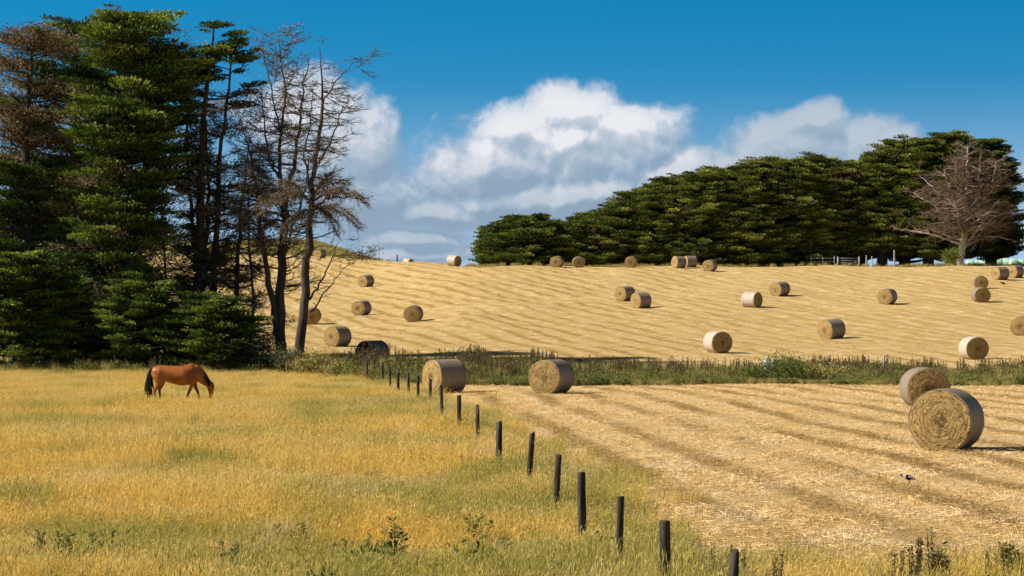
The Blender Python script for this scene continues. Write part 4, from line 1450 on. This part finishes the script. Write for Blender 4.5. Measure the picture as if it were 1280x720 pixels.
def post_mesh(h, rad, seed):
    r = np.random.default_rng(seed); mb = MB(); N = 10
    th = np.arange(N) * 2 * PI / N
    zz = np.linspace(-.5, h - .012, 8)
    rings = []
    pr = 1 + .07 * r.normal(size=N)
    for z in zz:
        rr = rad * pr * (1 + .025 * r.normal(size=N)) * (1.05 - .06 * z / h)
        rings.append(np.stack([np.cos(th) * rr, np.sin(th) * rr, np.full(N, z)], 1))
    tilt = r.normal() * .018
    rings.append(np.stack([np.cos(th) * rad * .86, np.sin(th) * rad * .86, np.full(N, h) + np.cos(th) * tilt], 1))
    v = np.concatenate(rings); q = []
    for i in range(len(rings) - 1):
        for j in range(N): q.append((i * N + j, i * N + (j + 1) % N, (i + 1) * N + (j + 1) % N, (i + 1) * N + j))
    n = len(v)
    mb.add(np.vstack([v, [[0, 0, h]]]), q, [(n - N + j, n - N + (j + 1) % N, n) for j in range(N)])
    return mb


fence = thing('post_and_wire_fence', (0, 0, 0), 'dark round wooden fence posts running from the bottom centre back to the trees', 'fence')
tops = [(995, 733), (913, 688), (832, 650), (772, 620), (728, 590), (694, 568), (660, 541), (624, 527), (598, 507), (574, 494), (553, 482), (537, 474), (523, 469.5), (511, 465.5), (498, 461), (488, 457),
        (478.5, 453), (467, 450), (459, 448.5), (451, 447), (444, 445.5), (437, 444.5)]
wire_pts = []
for i, (px, yt) in enumerate(tops):
    h = 1.1 + .02 * math.sin(i * 5)
    d = 30.
    for it in range(30):
        p = at_dist(px, d)
        d = F * (EYE - h - p.z) / (yt - HZ)
    p = at_dist(px, d)
    if i == 0: p = at_dist(995, 17.2)
    q = post_mesh(h, .050 + .007 * math.sin(i * 3.7), i + 5).build('post', M_POST, fence, smooth=True)
    q.location = p
    q.rotation_euler = (R(1.5 * math.sin(i * 2.1)), R(1.8 * math.sin(i * 1.3 + 1)) + (R(3) if px in (660, 694) else 0), i)
    wire_pts.append(p.copy())
for hh in (.30, .62, .95):
    mb = MB()
    for a, b in zip(wire_pts[:-1], wire_pts[1:]):
        off = Vector((.060, 0, hh))
        pts = [a + off, (a + b) / 2 + off - Vector((0, 0, .012)), b + off]
        mb.tube([tuple(v) for v in pts], [.0022] * 3, 4, caps=False)
    mb.build('wire', M_WIRE, fence)

# rails, gate and odd posts under the wood on the ridge
M_WHITE = noisy_mat('weathered_white_paint', (.26, .26, .25), (.38, .38, .36), 6, .7)
M_GREYP = noisy_mat('grey_post_wood', (.30, .27, .23), (.48, .44, .38), 5, .9)


def rail_fence(x0, x1, d, h, rails, label, name, cat, postr=.07, mat=M_WHITE, npost=3, rw=.05):
    a = at_dist(x0, d); b = at_dist(x1, d)
    root = thing(name, a, label, cat)
    L = (b - a).length
    root.rotation_euler = (0, 0, math.atan2(b.y - a.y, b.x - a.x))
    for i in range(npost):
        x = L * i / (npost - 1)
        mb = MB(); mb.box((x - postr, -postr, -.4), (x + postr, postr, h + .06)); mb.build('post', mat, root)
    for z in rails:
        mb = MB(); mb.box((postr, -.025, z - rw), (L - postr, .025, z + rw)); mb.build('rail', mat, root)
    return root


rail_fence(1014, 1043, 284, 1.15, (.55, 1.0), 'low white rail fence under the brown patched trees of the wood', 'rail_fence', 'fence', npost=3)
rail_fence(1047.5, 1074, 283, 1.3, (.25, .55, .85, 1.15), 'pale barred gate in the gap under the wood', 'farm_gate', 'gate', postr=.09, npost=2, rw=.035)


def single_post(px, d, h, rad, label, mat, name='wooden_post'):
    p = at_dist(px, d)
    o = post_mesh(h, rad, int(px)).build(name, mat, None, smooth=True)
    o.location = p
    return tag(o, label, 'post')


single_post(1118, 281, 2.3, .10, 'tall pale post before the trunks under the highest trees', M_WHITE)
single_post(1083, 281, 1.5, .08, 'short pale post right of the barred gate', M_GREYP)
single_post(1090, 282, 1.4, .07, 'short pale post, second right of the barred gate', M_GREYP)
single_post(496.5, 343, 1.5, .10, 'thin dark post on the skyline left of the tiny sunk bale', M_POST)
single_post(1104.5, 112, 1.25, .06, 'lone grey post with a dark cap standing in the weedy strip', M_GREYP)


# small shed seen through the gap
def shed():
    p = at_dist(1061, 312)
    root = thing('shed', p, 'small pale blue metal shed seen through the gap behind the barred gate', 'shed')
    mb = MB(); mb.box((-2.3, -1.5, -.5), (2.3, 1.5, 2.0)); mb.build('wall', noisy_mat('pale_blue_iron', (.42, .52, .62), (.52, .60, .68), 3, .5), root)
    rf = MB()
    v = [(-2.5, -1.7, 1.98), (2.5, -1.7, 1.98), (2.5, 1.7, 1.98), (-2.5, 1.7, 1.98), (-2.5, 0, 2.9), (2.5, 0, 2.9)]
    rf.add(v, [(0, 1, 5, 4), (2, 3, 4, 5), (0, 3, 2, 1)], [(0, 4, 3), (1, 2, 5)])
    rf.build('roof', noisy_mat('pale_roof_iron', (.60, .66, .72), (.70, .74, .78), 3, .45), root)
    d = MB(); d.box((-.6, -1.54, -.3), (.6, -1.502, 1.75)); d.build('door', noisy_mat('grey_door', (.30, .36, .42), (.36, .42, .47), 3, .6), root)


shed()


# pale rock in the strip
def rock():
    p = at_dist(966, 109)
    me = bpy.data.meshes.new('rock'); bm = bmesh.new()
    bmesh.ops.create_icosphere(bm, subdivisions=3, radius=.5)
    r = random.Random(4)
    for v in bm.verts:
        n = v.co.normalized()
        f = 1 + .18 * math.sin(n.x * 5 + 1) * math.sin(n.z * 4 + 2) + .08 * math.sin(n.y * 11 + n.z * 9) + r.uniform(-.03, .03)
        v.co = Vector((n.x * .36, n.y * .36, n.z * .85 + .35)) * f
    bm.to_mesh(me); bm.free()
    me.materials.append(noisy_mat('pale_rock', (.34, .34, .36), (.62, .60, .58), 5, .9, .02))
    o = bpy.data.objects.new('rock', me); COL.objects.link(o); o.location = p; o.rotation_euler = (0, R(-12), 0)
    tag(o, 'pale grey upright rock poking out above the bush in the weedy strip', 'rock')


rock()


# ------------------------------------------------------------------ animals
def loft_sections(mb, secs, N=16):
    """secs: list of (centre(3), a vector, b vector) : rings c + a cos + b sin, closed with caps"""
    th = np.arange(N) * 2 * PI / N
    rings = [np.asarray(c)[None] + np.outer(np.cos(th), a) + np.outer(np.sin(th), b) for c, a, b in secs]
    v = np.concatenate(rings); q = []
    for i in range(len(rings) - 1):
        for j in range(N): q.append((i * N + j, i * N + (j + 1) % N, (i + 1) * N + (j + 1) % N, (i + 1) * N + j))
    n = len(v)
    v = np.vstack([v, [secs[0][0]], [secs[-1][0]]])
    t = [((j + 1) % N, j, n) for j in range(N)] + [(n - N + j, n - N + (j + 1) % N, n + 1) for j in range(N)]
    mb.add(v, q, t)


def limb(mb, path, y0=0, N=12):
    """path: (x, z, r_fore, r_side, y) rings across the path direction, in the xz plane"""
    P = np.array([(p[0], p[1]) for p in path])
    T = np.gradient(P, axis=0)
    secs = []
    for i, p in enumerate(path):
        t = T[i] / (np.linalg.norm(T[i]) + 1e-9)
        nrm = np.array([t[1], 0, -t[0]])
        secs.append((np.array([p[0], y0 + (p[4] if len(p) > 4 else 0), p[1]]), nrm * p[2], np.array([0, p[3], 0])))
    loft_sections(mb, secs, N)


def horse():
    d = 77.5
    p = at_dist(222, d)
    root = thing('horse', p, 'bay horse with black tail grazing head down in the paddock', 'horse')
    mb = MB()
    tor = [(-.97, 1.10, .08, .08), (-.93, 1.12, .18, .17), (-.82, 1.13, .25, .25), (-.64, 1.12, .29, .29), (-.42, 1.09, .285, .275), (-.2, 1.05, .315, .285), (0.02, 1.02, .345, .30),
           (.24, 1.02, .36, .30), (.42, 1.06, .375, .27), (.56, 1.10, .365, .235), (.70, 1.08, .30, .20), (.82, 1.03, .22, .16), (.90, 1.0, .12, .10)]
    loft_sections(mb, [((x, 0, z), (0, 0, rz), (0, -ry, 0)) for x, z, rz, ry in tor], 20)
    # neck and head, one chain bent down to the grass
    limb(mb, [(.50, 1.20, .25, .15), (.66, 1.15, .28, .155), (.82, 1.05, .25, .135), (.98, .90, .205, .11), (1.11, .77, .16, .09), (1.20, .70, .12, .075)], 0)
    limb(mb, [(1.17, .78, .07, .06), (1.215, .69, .125, .085), (1.245, .58, .135, .09), (1.255, .46, .105, .072), (1.255, .34, .078, .056), (1.25, .25, .066, .052), (1.245, .19, .062, .052), (1.24, .155, .035, .03)], 0)
    for sy in (-1, 1):   # ears
        limb(mb, [(1.245, .73, .035, .028), (1.285, .78, .030, .022), (1.315, .825, .008, .007)], sy * .055, 8)
    # hind legs (near leg set back, far leg forward)
    for sy, dx in ((-1, 0.0), (1, .12)):
        limb(mb, [(-.66, 1.15, .20, .11), (-.68, 1.0, .23, .13), (-.66 + dx * .2, .85, .185, .115), (-.68 + dx * .4, .72, .125, .085), (-.75 + dx * .7, .60, .082, .06), (-.82 + dx, .50, .062, .05),
                  (-.815 + dx, .43, .05, .042), (-.80 + dx, .30, .038, .034), (-.79 + dx, .17, .046, .042), (-.77 + dx, .11, .038, .036), (-.745 + dx, .05, .055, .05), (-.74 + dx, .0, .062, .058)], sy * .15)
    # fore legs
    for sy, kx, fx in ((-1, -.06, -.19), (1, .10, .16)):
        x0 = .58
        limb(mb, [(x0, 1.10, .17, .09), (x0 + .01, .92, .15, .095), (x0 + kx * .3, .78, .105, .075), (x0 + kx * .7, .62, .072, .058), (x0 + kx + fx * .3, .46, .055, .048), (x0 + kx + fx * .45, .40, .05, .044),
                  (x0 + kx * .8 + fx * .75, .27, .036, .033), (x0 + kx * .6 + fx, .16, .044, .04), (x0 + kx * .6 + fx + .015, .10, .037, .035), (x0 + kx * .6 + fx + .035, .04, .055, .05), (x0 + kx * .6 + fx + .04, .0, .06, .056)], sy * .14)
    m, t, pb, out = new_mat('bay_coat')
    tc = t.n('ShaderNodeTexCoord'); x, y, z = t.sep(tc.outputs['Object'])
    n = t.noise(tc.outputs['Object'], 3.0, 4, .6)
    c = t.mix(t.ss(n, .35, .65), (.23, .058, .012), (.38, .125, .022))
    dark = t.m('MAXIMUM', t.ss(t.m('ADD', z, t.m('MULTIPLY', n, .12)), .68, .40), 0.0)
    legs_only = t.ss(x, 1.06, .98)
    c = t.mix(t.m('MULTIPLY', dark, t.m('MULTIPLY', legs_only, .88)), c, (.020, .012, .008))
    c = t.mix(t.m('MULTIPLY', t.ss(z, .34, .22), t.ss(x, .95, 1.05)), c, (.05, .03, .02))
    t.link(c, pb.inputs['Base Color'])
    pb.inputs['Roughness'].default_value = .40; pb.inputs['Specular IOR Level'].default_value = .35
    root.scale = (.96, 1.06, 1.0); root.location.z -= .05
    body = mb.build('body', m, root, smooth=True)
    rm = body.modifiers.new('join', 'REMESH'); rm.mode = 'VOXEL'; rm.voxel_size = .017; rm.use_smooth_shade = True
    sm = body.modifiers.new('soft', 'SMOOTH'); sm.iterations = 5; sm.factor = .6
    mh = noisy_mat('black_hair', (.010, .008, .007), (.035, .024, .018), 8, .6, 0, (4, 4, .5))
    r = np.random.default_rng(2)
    # tail
    tb = MB()
    path = [(-.95, 1.27, .045, .05), (-1.02, 1.20, .06, .06), (-1.06, 1.05, .085, .075), (-1.08, .85, .10, .08), (-1.08, .62, .11, .08), (-1.065, .42, .10, .07), (-1.04, .27, .06, .05), (-1.02, .20, .015, .015)]
    limb(tb, path)
    n = 90
    for i in range(n):
        f = r.random(); y = r.normal() * .05; x = r.normal() * .06
        tb.tube([(-1.02 + x * .4, y * .5, 1.15), (-1.07 + x, y, .75), (-1.05 + x * 1.5, y * 1.5, .25 + .25 * f)], [.012, .014, .004], 4)
    tb.build('tail', mh, root, smooth=True)
    # mane hanging over the neck's crest
    mn = MB()
    crest = np.array([(.56, 1.42), (.72, 1.38), (.88, 1.27), (1.02, 1.11), (1.14, .94), (1.23, .83)])
    for i in range(150):
        f = r.random() * 5
        x = np.interp(f, range(6), crest[:, 0]); z = np.interp(f, range(6), crest[:, 1])
        L = r.uniform(.10, .24); s = -1 if r.random() < .75 else 1
        mn.tube([(x - .03, 0, z - .02), (x + .015, s * .07, z - .04), (x - .02 + r.normal() * .02, s * .115, z - .04 - L)], [.014, .016, .004], 4)
    for i in range(20):
        mn.tube([(1.24, r.normal() * .02, .80), (1.33, r.normal() * .03, .74), (1.36 + r.normal() * .01, r.normal() * .035, .60 + r.random() * .06)], [.010, .012, .003], 4)
    mn.build('mane', mh, root, smooth=True)
    ey, _, pe, _ = new_mat('dark_eye'); pe.inputs['Base Color'].default_value = (.01, .008, .006, 1); pe.inputs['Roughness'].default_value = .1
    for sy in (-1, 1):
        eb = MB(); eb.tube([(1.285, sy * .07, .60), (1.287, sy * .086, .60), (1.288, sy * .094, .60)], [.024, .018, .004], 8)
        eb.build('eye', ey, root, smooth=True)


horse()


def bird(px, py, label, s=1.0, rz=0, plain=False):
    p = ground_at(px, py)
    root = thing('bird', (p.x, p.y, p.z + .0), label, 'bird', rz=rz)
    mb = MB()
    # head to the left (-x), tail to the right and slightly down
    secs = [(-.185, .245, .012, .012), (-.165, .25, .032, .030), (-.14, .25, .038, .034), (-.11, .235, .036, .033), (-.07, .215, .052, .048), (-.02, .195, .062, .056), (.04, .180, .056, .050), (.09, .168, .034, .03), (.12, .160, .016, .018)]
    loft_sections(mb, [((x * s, 0, z * s), (0, 0, a * s), (0, -b * s, 0)) for x, z, a, b in secs], 14)
    m, t, pb, out = new_mat('bird_plumage')
    tc = t.n('ShaderNodeTexCoord'); x, y, z = t.sep(tc.outputs['Object'])
    if plain:
        pb.inputs['Base Color'].default_value = (.015, .015, .018, 1)
    else:
        nape = t.m('MULTIPLY', t.ss(x, -.125, -.11), t.ss(x, -.05, -.065))
        belly = t.m('MULTIPLY', t.ss(x, .03, .045), t.ss(z, .20, .19))
        t.link(t.mix(t.m('MAXIMUM', nape, belly), (.012, .012, .015), (.78, .77, .74)), pb.inputs['Base Color'])
    body = mb.build('body', m, root, smooth=True)
    black, _, pk, _ = new_mat('black_feathers'); pk.inputs['Base Color'].default_value = (.012, .012, .016, 1); pk.inputs['Roughness'].default_value = .5
    white, _, pw, _ = new_mat('white_feathers'); pw.inputs['Base Color'].default_value = (.78, .77, .74, 1)
    for sy in (-1, 1):
        w = MB()
        loft_sections(w, [((x * s, sy * yy * s, z * s), (0, 0, a * s), (0, -.008 * s, 0)) for x, z, a, yy in ((-.07, .225, .02, .048), (-.03, .215, .045, .060), (.03, .195, .042, .057), (.09, .175, .026, .042), (.15, .155, .012, .022), (.18, .145, .004, .012))], 8)
        wo = w.build('wing', black, root, smooth=True)
        if not plain:
            q = MB()
            loft_sections(q, [((x * s, sy * yy * s, z * s), (0, 0, a * s), (0, -.004 * s, 0)) for x, z, a, yy in ((-.01, .222, .006, .068), (.03, .205, .014, .066), (.08, .185, .011, .052), (.12, .17, .004, .038))], 8)
            q.build('wing_bar', white, wo, smooth=True)
    tl = MB()
    loft_sections(tl, [((x * s, 0, z * s), (0, 0, .006 * s), (0, -w_ * s, 0)) for x, z, w_ in ((.08, .168, .02), (.14, .15, .03), (.20, .128, .036), (.235, .116, .034))], 8)
    tl.build('tail', black, root)
    bk = MB(); bk.tube([(-.18 * s, 0, .245 * s), (-.205 * s, 0, .238 * s), (-.235 * s, 0, .226 * s)], [.010 * s, .008 * s, .002 * s], 6)
    bmat, _, pq, _ = new_mat('grey_beak'); pq.inputs['Base Color'].default_value = (.20, .22, .25, 1)
    bk.build('beak', bmat, root)
    for sy in (-1, 1):
        lg = MB()
        lg.tube([(.01 * s, sy * .025 * s, .14 * s), (.025 * s, sy * .025 * s, .075 * s), (.0, sy * .025 * s, .01 * s)], [.009 * s, .005 * s, .005 * s], 5)
        for a in (-.5, 0, .5):
            lg.tube([(0, sy * .025 * s, .008), (-.035 * s, (sy * .025 + a * .03) * s, .006)], [.004 * s, .002 * s], 4)
        lg.build('leg', black, root)
    return root


bird(1135, 607, 'black and white bird standing on the mown field below the nearest bale', .8)
bird(1254, 358, 'small dark bird on the stubble right of the overlapping bales', 1.7, plain=True)


# ------------------------------------------------------------------ foreground plants
def thistle(px, py, h, label, seed, spread=.25, mat=M_WEED, name='weed_plant'):
    p = ground_at(px, py)
    r = np.random.default_rng(seed)
    root = thing(name, p, label, 'plant', 'green weeds standing in the near grass')
    st, lf = MB(), MB()
    for i in range(r.integers(3, 6)):
        a = r.random() * 2 * PI; q = r.random() * spread
        e = np.array([np.cos(a) * q, np.sin(a) * q, h * r.uniform(.7, 1.0)])
        b = e * [.35, .35, 0]
        st.tube([b, (b + e) / 2 + r.normal(size=3) * .02, e], [.009, .007, .004], 5)
        n = 42
        f = r.uniform(.12, 1, n)
        c = b + (e - b) * f[:, None]
        aa = r.random(n) * 2 * PI
        d = np.stack([np.cos(aa), np.sin(aa), r.uniform(.1, .8, n)], 1)
        ln = (.17 - .09 * f) * r.uniform(.7, 1.3, n)
        lf.leaves(c + d * ln[:, None] * .5, d, np.array([0, 0, 1.]) + r.normal(size=(n, 3)) * .5, ln, ln * .36, r.random(n))
    st.build('stem', M_RUSH, root)
    lf.build('leaf', mat, root)


thistle(490, 722, .72, 'darkest leafy weed at the bottom, left of the fence, with two upright tips', 1, .2)
thistle(368, 693, .40, 'small pale weed in the near grass left of the darkest leafy weed', 2, .25)
thistle(590, 694, .55, 'taller weed with scattered leaves between the darkest weed and the fence', 3, .3)
thistle(632, 712, .42, 'low scraggy weed close to the fence at the bottom', 4, .3)
thistle(78, 725, .60, 'narrow dark weed near the bottom left corner', 5, .12)
thistle(50, 716, .55, 'thin stalky weed left of the narrow dark weed in the bottom left corner', 6, .12, M_RUSH)
thistle(285, 722, .42, 'small round headed weed at the bottom, left of the small pale weed', 7, .15)
thistle(1172, 735, .55, 'green weed at the bottom edge under the bird', 8, .1)
thistle(1265, 735, .5, 'green weed in the bottom right corner', 9, .14)
